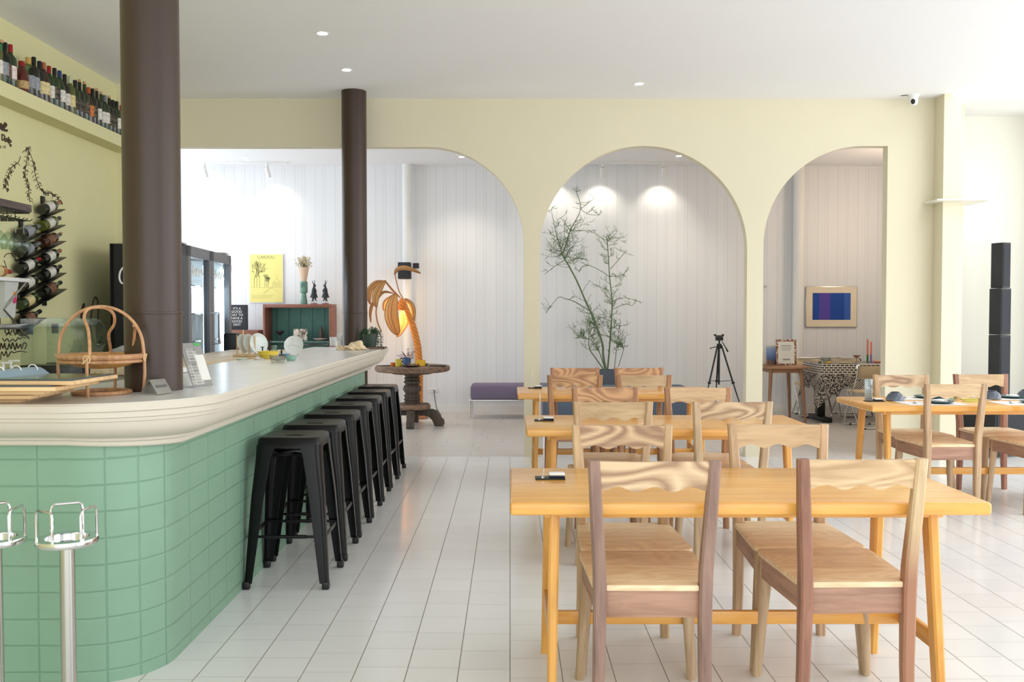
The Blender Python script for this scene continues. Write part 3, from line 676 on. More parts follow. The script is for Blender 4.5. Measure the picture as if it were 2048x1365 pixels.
# ------------------------------------------------------------------ wall racks with lying bottles
def wall_rack(px, ys, lab, spec, where):
    y0 = atX(px, 500, XL+.03).y; zs = [atX(px, py, XL+.03).z for py in ys]
    t = thing('wine_rack', lab, 'wine rack', (XL, y0, zs[-1]), 0, 'black wall wine racks')
    MB().box2((.002, -.024, -.09), (.016, .024, zs[0]-zs[-1]+.12), .002).build('back_bar', M_black, t)
    tilt = .31
    for k, z in enumerate(zs):
        zz = z-zs[-1]; a = Euler((tilt, 0, 0))
        MB().box((.058, .03, zz-.006), (.075, .31, .005), .001, a).box((.012, 0, zz-.03), (.02, .05, .05), .002).build('bottle_plate', M_black, t)
        g, sh, cap, lb, txt = spec[k]
        M = Euler((-PI/2+tilt, 0, 0)); base = Vector((XL+.06, y0, z))+a.to_matrix() @ Vector((0, -.125, .0415))
        bottle('wine_bottle', f'{txt}, {ORD[k]} from top in {where} wall rack', g, sh, cap, lb, 'bottles lying in the wall racks', base, M)
wall_rack(93, [425, 457, 490, 523, 555, 588], 'black steel wall rack of six slanted plates, the right one under the olive branch', [
    (G_dark, 'bordeaux', 'copper', 'white', 'dark bottle with a white label'), (G_olive, 'bordeaux', 'black', 'white', 'olive green bottle with a white label'), (G_brown, 'bordeaux', 'cork', 'brown', 'dark bottle with brown label and stopper'),
    (G_dark, 'bordeaux', 'copper', 'white', 'dark bottle with white label and copper capsule'), (G_dark, 'bordeaux', 'black', 'white', 'dark bottle with white label and black capsule'), (G_dark, 'burgundy', 'black', 'brown', 'black bottle with a brown label')], 'right')
wall_rack(49, [474, 509, 541, 576, 612, 648], 'black steel wall rack of slanted plates, the left one behind the hanging glasses', [
    (G_dark, 'burgundy', 'grey', 'silver', 'dark bottle with silver band'), (G_dark, 'bordeaux', 'grey', 'silver', 'dark bottle behind the hanging glasses'), (G_dark, 'bordeaux', 'red', 'white', 'dark bottle with white label and red capsule'),
    (G_dark, 'bordeaux', 'black', 'white', 'dark bottle with white label'), (G_green, 'bordeaux', 'black', 'cream', 'green bottle with a cream label'), (G_dark, 'burgundy', 'black', 'brown', 'dark bottle with brown label and black neck')], 'left')

# ------------------------------------------------------------------ hanging glass rack
M_rackwood = wood('dark_rack_wood', (92, 74, 68), (60, 46, 42), 'Y', .5)
t = thing('glass_rack', 'dark wooden wall rack with black wire rails for hanging wine glasses', 'glass rack', (XL, 5.76, 2.068), 0)
MB().box((.15, 0, .026), (.30, 1.04, .05), .003).build('rack_board', M_rackwood, t); MB().box((.15, 0, -.004), (.28, 1.02, .01)).build('rack_underside', M_black, t)
GOB = [(.0, -.0), (.034, -.001), (.03, -.006), (.006, -.012), (.004, -.03), (.004, -.095), (.012, -.105), (.03, -.12), (.043, -.145), (.045, -.17), (.039, -.205), (.035, -.215)]
for k, (px, lab) in enumerate([(47, 'nearest the right end of rack'), (31, 'second from the right end of rack'), (15, 'third from the right end of rack'), (0, 'cut by left picture edge')]):
    q = atX(px, 444, XL+.24); y = q.y-5.76; m = MB()
    for s_ in (-.03, .03): m.tube([(.03, y+s_, -.006), (.03, y+s_, -.052), (.27, y+s_, -.052), (.285, y+s_, -.04)], .003, 6)
    m.tube([(.03, y-.03, -.052), (.03, y+.03, -.052)], .003, 6).tube([(.2, y-.03, -.006), (.2, y-.03, -.052)], .003, 6); m.build('wire_rail', M_black, t)
    tag(MB().lathe(GOB, seg=22).build('wine_glass', M_glass, loc=(XL+.24, q.y, 2.068-.0475)), f'clear wine glass hanging upside down, {lab}', 'wine glass', 'hanging wine glasses')
# white bracket shelf with a lying bottle, steel wire holder below
q = atX(60, 556, XL+.2)
t = thing('bracket_shelf', 'small white wall shelf on a steel bracket holding a lying bottle', 'shelf', (XL, q.y-.3, q.z-.02))
MB().box2((.002, -.35, -.012), (.2, .3, .014), .003).build('shelf_board', M_wpl, t)
MB().tube([(.19, .26, -.015), (.19, -.02, -.20), (.19, .29, -.40)], .008, 6).build('bracket_rod', M_steel, t)
bottle('syrup_bottle', 'clear bottle of amber syrup with red cap lying on the white bracket shelf', mat('amber_syrup', (172, 112, 62), .2, var=.2), 'bordeaux', 'red', 'cream', None, (XL+.12, q.y-.40, q.z+.037), Euler((-PI/2, 0, 0)))
q = atX(59, 642, XL+.2)
t = thing('steel_holder', 'stainless steel wall holder with round cut-outs beside the dispensers', 'holder', (XL, q.y-.25, q.z-.02))
MB().box2((.002, -.5, -.03), (.006, .24, .05)).box2((.002, -.5, -.034), (.2, .24, -.03)).box2((.196, -.5, -.034), (.2, .24, .0), .001).build('tray', M_steel, t)
for k in range(2): MB().lathe([(.038, 0), (.043, 0), (.043, .003), (.038, .003)], (.1, .1-.3*k, -.028), 20).build('cut_out_rim', M_black, t)
q = atX(6, 632, XL+.12)
t = thing('plastic_tub', 'translucent white plastic tub with a pink and orange sticker', 'tub', (XL+.11, q.y, q.z-.012), 0)
MB().loft([[(a*.07*k, b*.08*k, z) for a, b in ((-1, -1), (1, -1), (1, 1), (-1, 1))] for z, k in ((0, .8), (.2, 1), (.22, 1.05), (.24, 1.05))]).build('tub_body', mat('milky_plastic', (222, 226, 222), .35, alpha=.75), t, ang=.4)
MB().box((.0672, .045, .12), (.006, .035, .045), .001).build('pink_sticker', mat('pink_sticker', (214, 62, 120), .5, var=.3, scale=60), t); MB().box((.0692, .045, .158), (.006, .035, .028), .001).build('orange_sticker', mat('orange_sticker', (222, 140, 50), .5, var=.3, scale=60), t)

# ------------------------------------------------------------------ things on the back worktop
M_clearbin = thin_glass('clear_bin_plastic', (244, 250, 247), .35, .1)
def dispenser(Y, lab):
    t = thing('food_dispenser', lab, 'dispenser', (-3.2, Y, .882), -PI/2, 'clear food dispensers')
    P = [(-.19, .14), (-.19, .47), (.07, .47)]+[(.07+.1*math.sin(a), .37+.1*math.cos(a)) for a in [PI/2*i/8 for i in range(1, 9)]]+[(.175, .30), (.14, .22), (.13, .14)]
    MB().prism(P, -.09, .09, 'YZ').build('clear_bin', M_clearbin, t, ang=.5)
    MB().box2((-.095, -.195, .0), (.095, .06, .145), .004).build('black_base', M_black, t)
    MB().box2((-.08, .06, .02), (.08, .16, .135), .006).build('outlet', mat('grey_outlet', (84, 88, 90), .4), t)
    MB().box2((-.06, .12, .27), (.06, .172, .283), .002).build('inner_flap', M_clearbin, t)
    MB().box2((.0905, -.15, .36), (.095, -.10, .43), .002).build('hinge_plate', mat('smoke_plastic', (80, 96, 100), .3), t)
dispenser(6.5, 'clear curved food dispenser on black base, nearer of the pair behind basket')
dispenser(6.86, 'clear curved food dispenser on black base, farther of the pair behind basket')
p = atZ(44, 752, .88)
t = thing('glass_jar', 'square clear glass storage jar with wide lid on the back worktop', 'jar', (-3.12, atX(44, 740, -3.12).y, .881))
MB().loft([[(a*.075*k, b*.075*k, z) for a, b in ((-1, -1), (1, -1), (1, 1), (-1, 1))] for z, k in ((0, .95), (.02, 1), (.12, 1), (.14, .9))], cap=False).build('jar_body', M_clearbin, t); MB().box((0, 0, .15), (.15, .15, .022), .008).build('jar_lid', M_clearbin, t)
for k, (px, hx) in enumerate(((7, -3.1), (22, -3.18))):
    t = thing('pump_bottle', f'white pump bottle of amber sauce, {["left", "right"][k]} of two by the glass jar', 'pump bottle', (hx, atX(px, 740, hx).y, .881), 0, 'pump bottles')
    MB().lathe([(0, 0), (.036, 0), (.038, .005), (.038, .10), (.03, .115), (.02, .12)], seg=18).build('bottle_body', mat('amber_sauce', (176, 120, 52), .3, var=.25), t)
    MB().lathe([(.022, .115), (.022, .15), (.008, .155), (.006, .2), (0, .2)], seg=14).box((.02, 0, .205), (.07, .012, .012), .003).build('pump_head', M_wpl, t)
# plastic bag slumped by the fridge
def blobmesh(c, s, seed, amp=.25, u=22, v=14):
    random.seed(seed); m = MB(); m.ball((0, 0, 0), 1, u=u, v=v)
    for vv in m.bm.verts:
        d = vv.co.normalized(); k = 1+amp*(math.sin(d.x*5+seed)*math.cos(d.y*6-seed)+.5*math.sin(d.z*9+d.x*7))
        vv.co = Vector((d.x*s[0]*k+c[0], d.y*s[1]*k+c[1], max(0, d.z*s[2]*k+s[2]*.75)+c[2]))
    return m
pb = atX(232, 700, -2.95)
tag(blobmesh((0, 0, 0), (.15, .13, .14), 4, .18).build('plastic_bag', mat('milky_bag_plastic', (205, 208, 204), .3, alpha=.6), loc=(-3.0, 7.22, .881)), 'crumpled translucent plastic bag between the basket and the thick column', 'bag')

# ------------------------------------------------------------------ menus, basket, signs on the near bar
M_bwood = wood('menu_board_wood', (226, 188, 128), (196, 150, 92), 'X', .5); M_vinyl = mat('slate_vinyl_sheet', (70, 82, 92), .25, var=.15)
corners = [(40, 806), (60, 798), (86, 789), (118, 778), (206, 756)]
k_menu = NT('menu_page'); n_ = k_menu.noise(k_menu.coord('Object', (3, 12, 1)), 3, 4); k_menu.P(Base_Color=k_menu.mix(n_, lin((60, 74, 60)), lin((150, 158, 120))), Roughness=.15)
for i in range(5):
    z = CT+.0012+.0185*i; c = atZ(*[(40, 806), (62, 799), (86, 790), (110, 783), (143, 771)][i], z)
    t = thing('menu_board', ['wooden menu board at the bottom of the stack on the bar', 'wooden menu board second from bottom of the stack on the bar', 'wooden menu board in the middle of the stack on the bar', 'wooden menu board second from top of the stack on the bar', 'wooden menu board on top of stack, with slate cover and rings'][i], 'menu', (c.x, c.y, z), [.05, .02, .05, .0, -.04][i], 'menu boards')
    # origin at the right front corner
    MB().box2((-.46, 0, 0), (0, .34, .0135), .002).build('board', M_bwood, t)
    MB().box2((-.445, .012, .0135), (-.02 if i < 4 else -.008, .328, .0178), .001).build('sheet', M_vinyl, t)
    if i == 4:
        MB().box2((-.31, .03, .018), (-.02, .31, .0192)).build('printed_page', k_menu.m, t)
        m = MB(); nn = 14   # curled vinyl flap along the spine
        m.loft([[(-.40+.10*q/nn+.05*v, .02+.30*v, .0185+.026*math.sin(PI*q/nn)) for q in range(nn+1)] for v in (.0, .33, .66, 1)], cap=False, closed=False); m.build('vinyl_flap', mat('blue_grey_vinyl', (136, 158, 170), .2), t)
        for q in range(4): MB().tube([(-.35+.018*q+.02*math.cos(a_), .06+.075*q, .03+.024*math.sin(a_)) for a_ in [PI*1.3*j/12-.4 for j in range(13)]], .002, 6).build('binder_ring', M_wpl, t)

M_ratt = wood('rattan_cane', (200, 144, 86), (158, 106, 58), 'Z', .4, fine=1.6); M_rattw = mat('woven_rattan', (204, 148, 76), .5, var=.4, scale=110, bump=.6)
def basket():
    c = atZ(204, 789, CT); t = thing('rattan_stand', 'tall rattan basket stand with looping cane handles on the bar', 'basket', (c.x, c.y, CT+.001), .1)
    r, zt = .152, .155
    MB().lathe([(0, .100), (.05, .102), (.10, .112), (.135, .13), (r-.004, zt-.012), (r-.002, zt), (r-.012, zt), (.1, .128), (0, .112)], seg=40).build('woven_tray', M_rattw, t)
    m = MB(); m.tube([(r*math.cos(2*PI*i/48), r*math.sin(2*PI*i/48), zt-.006) for i in range(48)], .0115, 10, closed=True).tube([(r*1.01*math.cos(2*PI*i/48), r*1.01*math.sin(2*PI*i/48), zt-.024) for i in range(48)], .007, 8, closed=True); m.build('tray_rim', M_ratt, t)
    MB().tube([(.105*math.cos(2*PI*i/40), .105*math.sin(2*PI*i/40), .008) for i in range(40)], .008, 8, closed=True).build('base_ring', M_ratt, t)
    for a in (0, PI/2, PI, -PI/2):
        d = Vector((math.cos(a), math.sin(a), 0)); MB().tube([d*(r+.006), d*(r+.012)+Vector((0, 0, .08)), d*(r+.011)+Vector((0, 0, zt))], .0062, 8).build('cane_leg', M_ratt, t)
        m = MB(); m.tube([d*(r+.012)+Vector((.012*math.cos(q)*-d.y, .012*math.cos(q)*d.x, zt-.012+.015*math.sin(q))) for q in [2*PI*i/10 for i in range(10)]], .003, 5, closed=True)
        m.tube([d*(r+.016)+Vector((-d.y*s*.014, d.x*s*.014, zt-.028+.03*(s+1)/2)) for s in (-1, 0, 1)], .0028, 5).build('cane_binding', mat('pale_cane', (220, 188, 136), .5), t)
    H = .345
    MB().tube(spline([((r+.01)*math.cos(q), 0, zt+(H-zt)*math.sin(q)**.9) for q in [PI*i/10 for i in range(11)]], 3), .0064, 8).build('arched_handle', M_ratt, t)
    MB().tube(spline([(.006, -r-.006, zt-.02), (.004, -r+.01, zt+.03), (-.02, -.085, zt+.10), (-.048, -.045, H-.045), (-.045, -.02, H-.014), (-.02, -.004, H-.004), (.02, .006, H-.008), (.04, .025, H-.03), (.034, .05, H-.07), (.0, .09, zt+.08), (-.012, r-.01, zt+.03), (-.012, r+.006, zt-.02)], 6), .006, 8).build('looped_handle', M_ratt, t)
    MB().tube(spline([(.09, .1, zt), (.11, .06, zt+.09), (.125, .0, zt+.115)], 6), .006, 8).build('side_cane', M_ratt, t)
basket()
c = atY(313, 780, 3.64)
t = thing('tent_sign', 'small grey metal tent sign on the bar before the thick column', 'sign', (c.x, 3.64, CT+.0012), -.35)
for s in (-1, 1): MB().box((s*.022, 0, .03), (.003, .085, .068), .0005, Euler((0, s*-.62, 0))).build('sign_face', M_steel if s < 0 else mat('grey_sign_face', (150, 148, 140), .4, metal=.4), t)
random.seed(6); mk = MB()   # blurred line of print
for q in range(9): mk.box((.0012, -.028+.007*q, .0), (.0012, .0045, random.uniform(.007, .012)))
pr_ = mk.build('printed_line', mat('faded_grey_print', (108, 108, 104), .6), t, smooth=False); pr_.rotation_euler = (0, -.62, 0); pr_.location = (.0245, 0, .033)
c = atZ(400, 775, CT)
t = thing('leaflet_holder', 'clear leaning leaflet holder with grey printed cards on the bar', 'leaflet holder', (c.x, c.y, CT+.0012), .15)
tl = Euler((-.42, 0, 0))
def card(m_, x, y, w, h, nm, d=0):
    o = MB().box((x, -.0042-d, y), (w, .0012, h)).build(nm, m_, lean, smooth=False); return o
t.rotation_euler = (0, 0, .95)
lean = MB().box((0, 0, .105), (.105, .004, .21), .001).build('holder_panel', M_acryl, t); lean.rotation_euler = (-.46, 0, 0)
lean.location = (0, -.02, 0)
MB().box((0, .0, .002), (.11, .10, .003), .001).build('holder_foot', M_acryl, t)
k = NT('printed_leaflet'); b_ = k.n('ShaderNodeTexBrick'); k.t.links.new(k.coord('Object', (1, 1, 1), (PI/2, 0, 0)), b_.inputs['Vector']); b_.offset = 0; b_.inputs['Scale'].default_value = 18
b_.inputs['Color1'].default_value = (*lin((132, 128, 122)), 1); b_.inputs['Color2'].default_value = (*lin((178, 175, 168)), 1); b_.inputs['Mortar'].default_value = (*lin((224, 222, 216)), 1); b_.inputs['Mortar Size'].default_value = .015
k.P(Base_Color=b_.outputs[0], Roughness=.4); M_leaf = k.m
M_paper = mat('white_paper', (228, 226, 218), .6)
card(mat('grey_card', (150, 148, 144), .5), 0, .105, .1, .205, 'backing_card'); card(M_leaf, -.018, .06, .06, .1, 'printed_leaflet', .001); card(M_leaf, -.01, .15, .05, .06, 'printed_leaflet', .001); card(M_paper, .025, .09, .045, .12, 'white_card', .002); card(mat('green_tab', (86, 176, 90), .5), .03, .2, .03, .012, 'green_tab', .002)

# ------------------------------------------------------------------ far bar things
def on_bar(px, py, z=CT+.0015): return atZ(px, py, z)
c = on_bar(680, 694)
t = thing('cutlery_cup', 'white cup stuffed with white wrapped straws at the far column', 'cup', c)
MB().lathe([(0, 0), (.034, 0), (.038, .06), (.035, .06), (.03, .004), (0, .004)], seg=20).build('cup_body', M_wpl, t)
random.seed(5)
for k in range(12):
    a = random.uniform(0, 2*PI); b = random.uniform(.3, 1); p0 = Vector((.018*math.cos(a), .018*math.sin(a), .012)); p1 = Vector((.04*b*math.cos(a), .04*b*math.sin(a), random.uniform(.10, .135)))
    MB().tube([p0, p1], .0045, 6).build('wrapped_straw', M_wpl, t)
c = on_bar(672, 692)
tag(MB().lathe([(0, 0), (.028, 0), (.03, .005), (.034, .085), (.031, .085), (.026, .006), (0, .005)], seg=20).build('paper_cup', M_wpl, loc=c+Vector((-.02, -.03, 0))), 'small white paper cup beside the straws at the far column', 'cup')
c = on_bar(714, 700)
random.seed(9); m = MB(); m.ball((0, 0, 0), 1, u=64, v=34)
for v in m.bm.verts:
    d = v.co.normalized(); k = 1+.2*math.sin(d.x*8+1)*math.cos(d.y*7)+.12*math.sin(d.x*15+d.z*9)
    v.co = Vector((d.x*.13*k, d.y*.10*k, max(.001+.001*d.z, (d.z+.25)*.042*k*(1+.4*math.sin(d.x*4)))))
tag(m.build('crumpled_cloth', mat('cream_cloth', (228, 210, 176), .85, var=.06, bump=.15, scale=60), loc=c+Vector((-.05, .0, 0))), 'crumpled cream cloth on the bar top before the far column', 'cloth')
c = on_bar(742, 698)
tag(MB().box2((-.13, -.09, 0), (.13, .09, .006), .002).box2((-.13, -.09, .005), (-.12, .09, .016)).box2((.12, -.09, .005), (.13, .09, .016)).box2((-.13, -.09, .005), (.13, -.08, .016)).box2((-.13, .08, .005), (.13, .09, .016)).build('wooden_tray', wood('dark_tray_wood', (112, 78, 58), (66, 44, 34), 'X', .4), loc=c), 'dark wooden tray under the trailing plant at the far bar end', 'tray')
t = thing('trailing_plant', 'dark green trailing plant in a grey pot at the far bar end', 'potted plant', c+Vector((-.01, .01, .0062)))
MB().lathe([(0, 0), (.05, 0), (.054, .006), (.066, .125), (.06, .127), (.056, .11), (0, .11)], seg=24).build('pot', mat('dark_green_grey_pot', (64, 78, 70), .6, var=.2, scale=25, bump=.3), t)
random.seed(11); m = MB(); M_tleaf = mat('trailing_leaf_green', (46, 78, 52), .6, var=.35, scale=30)
for k in range(70):
    a = random.uniform(0, 2*PI); L = random.uniform(.05, .16)
    if math.sin(a) < -.35 and k % 5: continue
    p0 = Vector((.03*math.cos(a), .03*math.sin(a), .115)); R = random.uniform(.065, .115)
    pts = spline([p0, p0+Vector((.02*math.cos(a), .02*math.sin(a), random.uniform(.02, .07))), Vector((R*math.cos(a), R*math.sin(a), .12)), Vector((R*1.05*math.cos(a+.1), R*1.05*math.sin(a+.1), max(.012, .12-L)))], 5)
    m.tube(pts, .0012, 4)
    for q in pts[2:]:
        for s in range(2):
            d = Vector((random.uniform(-1, 1), random.uniform(-1, 1), random.uniform(-.6, .8))).normalized()*.014; e = d.orthogonal().normalized()*.0038
            vs = [m.bm.verts.new(q+w) for w in (Vector(), d*.5+e, d, d*.5-e)]; m.bm.faces.new(vs)
m.build('foliage', M_tleaf, t)
c = on_bar(652, 692); tag(MB().lathe([(0, 0), (.1, 0), (.12, .012), (.116, .014), (.098, .004), (0, .004)], seg=28).build('black_tray', M_black, loc=c+Vector((-.12, .1, 0))), 'round black tray on the bar top left of the straw cup', 'tray')
# plates, bowls
M_porc = mat('white_porcelain', (226, 230, 230), .25, var=.03); M_spk = mat('pale_glazed_porcelain', (222, 230, 228), .25, var=.08, scale=50)
PLATE = [(0, .004), (.045, .004), (.06, .01), (.073, .016), (.072, .019), (.058, .013), (.044, .008), (0, .008)]
c = on_bar(587, 711); t = thing('divided_plate', 'white divided plate standing upright behind the teal bowl on the bar', 'plate', c+Vector((0, .02, .0)))
pl = MB().lathe(PLATE, seg=36).build('plate_disc', M_porc, t); pl.rotation_euler = (PI/2-.25, 0, 0); pl.location = (0, 0, .073)
d_ = MB().tube([(0, 0, .010), (0, .055, .016)], .0025, 6).tube(spline([(-.055, -.012, .013), (0, .004, .010), (.055, -.012, .013)], 5), .0025, 6).build('plate_divider', M_porc, pl)
MB().tube([(-.03, .03, .002), (-.03, -.02, .002), (-.03, -.02, .03)], .003, 6).tube([(.03, .03, .002), (.03, -.02, .002), (.03, -.02, .03)], .003, 6).build('plate_prop', mat('prop_wire', (180, 176, 168), .4), t)
c = on_bar(582, 721); tag(MB().lathe([(0, 0), (.026, 0), (.03, .003), (.037, .032), (.034, .032), (.027, .005), (0, .005)], seg=28).build('teal_bowl', mat('teal_glaze', (140, 184, 168), .3, var=.06), loc=c), 'small teal bowl in front of the divided plate', 'bowl')
c = on_bar(537, 717); tag(MB().lathe([(0, 0), (.05, 0), (.054, .003), (.056, .022), (.068, .024), (.074, .05), (.07, .05), (.05, .006), (0, .005)], seg=32).build('yellow_bowl', mat('yellow_glaze', (226, 200, 76), .3, var=.04), loc=(c.x, c.y, CT+.0015)), 'wide yellow bowl left of the divided plate', 'bowl')
c = on_bar(562, 725); tag(MB().lathe([(0, 0), (.04, 0), (.05, .02), (.056, .045), (.053, .045), (.046, .02), (0, .004)], seg=24).build('glass_bowl', thin_glass('frosted_glass', (236, 238, 238), .25, .2), loc=c+Vector((-.02, 0, 0))), 'clear ribbed glass bowl before the yellow bowl', 'bowl')
c = on_bar(567, 712); tag(MB().lathe([(0, 0), (.03, 0), (.04, .012), (.037, .014), (0, .005)], seg=24).build('blue_dish', mat('blue_glaze', (92, 150, 190), .3), loc=c+Vector((-.01, .05, 0))), 'small blue dish between the yellow bowl and divided plate', 'dish')
M_rod = wood('pale_rod_wood', (224, 190, 140), (196, 158, 108), 'Z', .5)
t = thing('plate_rack', 'pale wooden dowel rack for plates on the side worktop', 'plate rack', (-1.95, 6.95, 1.0635))
MB().box((-.03, 0, .008), (.2, .03, .016), .003).box((-.03, .06, .008), (.2, .02, .016), .003).build('rack_base', M_rod, t)
for k in range(4): MB().cyl((-.1+.045*k, 0, .012), (-.1+.045*k, 0, .16 if k != 1 else .2), .006, .005, 10).build('dowel', M_rod, t)
for k in range(4):
    if k == 0: continue
    q = thing('side_plate', ['pale plate standing in dowel rack, leftmost', 'pale plate standing in dowel rack, leftmost', 'pale plate standing in dowel rack, middle one', 'pale plate standing in dowel rack, rightmost, facing the room'][k], 'plate', (-2.07+.045*k+(.03 if k == 3 else 0), 6.98, 1.0645+.077+.016), 0, 'plates in the dowel rack')
    o = MB().lathe([(r*(1.0 if k < 3 else 1.1), z) for r, z in PLATE], seg=32).build('plate_disc', M_spk, q); o.rotation_euler = (0, PI/2-.18, -.35 if k < 3 else -.7)
for k, (px, py, col, lab, r) in enumerate([(484, 722, (206, 220, 204), 'pale green saucer on the wooden worktop, left', .042), (502, 720, (222, 190, 120), 'yellow ochre saucer on the wooden worktop, middle', .035), (517, 722, (226, 218, 206), 'cream fluted saucer on the wooden worktop, right', .038)]):
    c = on_bar(px, py, 1.0635); tag(MB().lathe([(0, 0), (r*.6, 0), (r, .014), (r-.002, .016), (0, .004)], seg=24).build('saucer', mat(f'saucer_glaze_{k}', col, .35), loc=c), lab, 'saucer', 'saucers on the worktop')
for k, (px, h, rr, lab) in enumerate([(539.5, .115, .016, 'tall dark candlestick before the bookcase, middle of three'), (525, .07, .014, 'short dark candlestick before the bookcase, left of three'), (563, .072, .016, 'dark flat-topped candlestick before the bookcase, right of three')]):
    c = atZ(px, 712, 1.0635); 
    tag(MB().lathe([(0, 0), (.024, 0), (.02, .008), (.006, .014), (.005, h*.35), (.009, h*.42), (.005, h*.5), (.0045, h*.9), (rr, h*.95), (rr, h), (0, h)], seg=16).build('candlestick', M_black, loc=(atY(px, 700, 6.78+.04*k).x, 6.78+.04*k, CT+.0015)), lab, 'candlestick', 'dark candlesticks')
c = atZ(549, 706, 1.0635); tag(MB().lathe([(0, 0), (.022, 0), (.024, .004), (.024, .08), (.021, .08), (.02, .006), (0, .005)], seg=20).build('glass_tumbler', M_glass, loc=(atY(549, 700, 6.84).x, 6.84, CT+.0015)), 'clear glass tumbler beside the tall candlestick', 'glass')
c = atZ(440, 748, CT); tag(MB().box((0, 0, .012), (.1, .09, .022), .006).box((0, 0, .024), (.08, .07, .006), .002).build('white_box', M_wpl, loc=(-1.78, 4.95, CT+.0015)), 'low white plastic box at the inner bar edge by the fridge', 'box')

# ------------------------------------------------------------------ fridge
def fridge():
    L, D, H = 1.44, .62, 1.95
    t = thing('display_fridge', 'black two-door glass display fridge with lit interior behind the bar', 'fridge', (-2.6, 7.5, 0), .06)
    # local: front face looks along +x, doors run along +y from the near corner
    bk = M_black
    MB().box2((-D, 0, 0), (-.06, .03, H), .004).box2((-D, L-.03, 0), (-.06, L, H), .004).box2((-D, 0, 0), (-D+.03, L, H)).box2((-D, .02, H-.06), (-.06, L-.02, H), .003).box2((-D, .02, 0), (-.06, L-.02, .25)).build('cabinet', bk, t, ang=.3)
    MB().box2((-D+.032, .032, .25), (-D+.04, L-.032, H-.06)).box2((-D+.04, .031, .25), (-.07, .036, H-.06)).box2((-D+.04, L-.036, .25), (-.07, L-.031, H-.06)).build('inner_liner', mat('white_liner', (226, 232, 236), .4), t, smooth=False)
    fr = mat('dark_grey_door_frame', (104, 106, 112), .35)
    for k in range(2):
        y0, y1 = .005+k*L/2, (k+1)*L/2-.005; w = .075
        d = MB().box2((-.055, y0, .25), (0, y0+w, H-.01), .004).box2((-.055, y1-w, .25), (0, y1, H-.01), .004).box2((-.055, y0, H-.10), (0, y1, H-.01), .004).box2((-.055, y0, .25), (0, y1, .34), .004).build('door', fr, t, ang=.3)
        MB().box2((-.03, y0+w, .34), (-.024, y1-w, H-.10)).build('glass_pane', M_pane, d, smooth=False)
        hy = y1-.02 if k == 0 else y1-.03
        if k == 0: MB().tube([(0, hy, 1.12), (.07, hy, 1.12), (.07, hy, 1.39), (0, hy, 1.39)], .014, 8).build('handle', M_chrome, d)
    led = mat('led_strip_light', (235, 244, 255), .5, emit=16)
    MB().box2((-.075, L-.06, .3), (-.06, L-.045, H-.14)).build('led_strip', led, t, smooth=False); MB().box2((-.075, L/2-.01, .3), (-.065, L/2+.005, H-.14)).build('led_strip', led, t, smooth=False)
    for k in range(6): MB().box2((-D+.05, .035, .42+.24*k), (-.09, L-.035, .43+.24*k)).build('wire_shelf', M_chrome, t, smooth=False)
    MB().box2((-.05, L+.001, H-.16), (.0, L+.012, H-.10)).build('hinge_cap', M_wpl, t)
    MB().box2((-.06, L-.10, .93), (.07, L+.06, 1.2), .02).build('side_box', M_black, t)
    MB().box2((-.2, .0, H), (-.05, .14, H+.015), .003).box2((-.12, L-.16, H), (-.02, L-.01, H+.015), .003).build('hinge_plate', M_steel, t)
    s = MB(); c0 = (-D+.105, 1.70)   # white script initial on the side
    s.tube(spline([(c0[0]+.05, -.0015, c0[1]+.045), (c0[0]+.02, -.0015, c0[1]+.07), (c0[0]-.02, -.0015, c0[1]+.03), (c0[0]-.03, -.0015, c0[1]-.03), (c0[0]-.01, -.0015, c0[1]-.07), (c0[0]+.035, -.0015, c0[1]-.06), (c0[0]+.07, -.0015, c0[1]-.02)], 6), [.004, .006]+[.009]*33+[.006, .004] if False else .008, 6); s.build('script_logo', M_wpl, t)
    for k, hz in enumerate((1.73,)):
        for j in range(2):
            s = MB(); yy = .17+j*L/2; s.tube(spline([(-.02, yy, hz), (-.02, yy+.05, hz+.05), (-.02, yy+.03, hz-.03), (-.02, yy+.10, hz+.02), (-.02, yy+.12, hz-.03), (-.02, yy+.18, hz+.04), (-.02, yy+.2, hz-.03), (-.02, yy+.28, hz+.03), (-.02, yy+.34, hz-.02)], 5), .006, 5); s.build('glass_script', M_wpl, t)
    l = bpy.data.lights.new('fridge_light', 'POINT'); l.energy = 24; l.color = (.9, .96, 1); l.shadow_soft_size = .1
    o = bpy.data.objects.new('fridge_inner_light', l); COL.objects.link(o); o.parent = t; o.location = (-.3, L*.6, 1.6)
    return t
fr = fridge()
# drinks on the fridge shelves
random.seed(21); kinds = [((120, 170, 210), 'blue'), ((210, 214, 220), 'white'), ((60, 90, 140), 'navy')]
for k in range(6):
    c, nm = kinds[k % 3]; zz = .431+.24*(2+k//3); yy = .2+.15*(k % 3)
    P = fr.matrix_basis @ Vector((-.2, yy, zz))
    P = Matrix.Translation(fr.location) @ Euler((0, 0, .06)).to_matrix().to_4x4() @ Vector((-.2, yy, zz))
    tag(MB().lathe([(0, 0), (.03, 0), (.032, .004), (.032, .13), (.014, .17), (.014, .19), (0, .19)], seg=14).build('drink_bottle', mat(f'{nm}_drink_{k}', c, .25), loc=P), f'{nm} drink bottle behind the near fridge door, {["lower", "upper"][k//3]} shelf', 'bottle', 'drinks in the fridge')
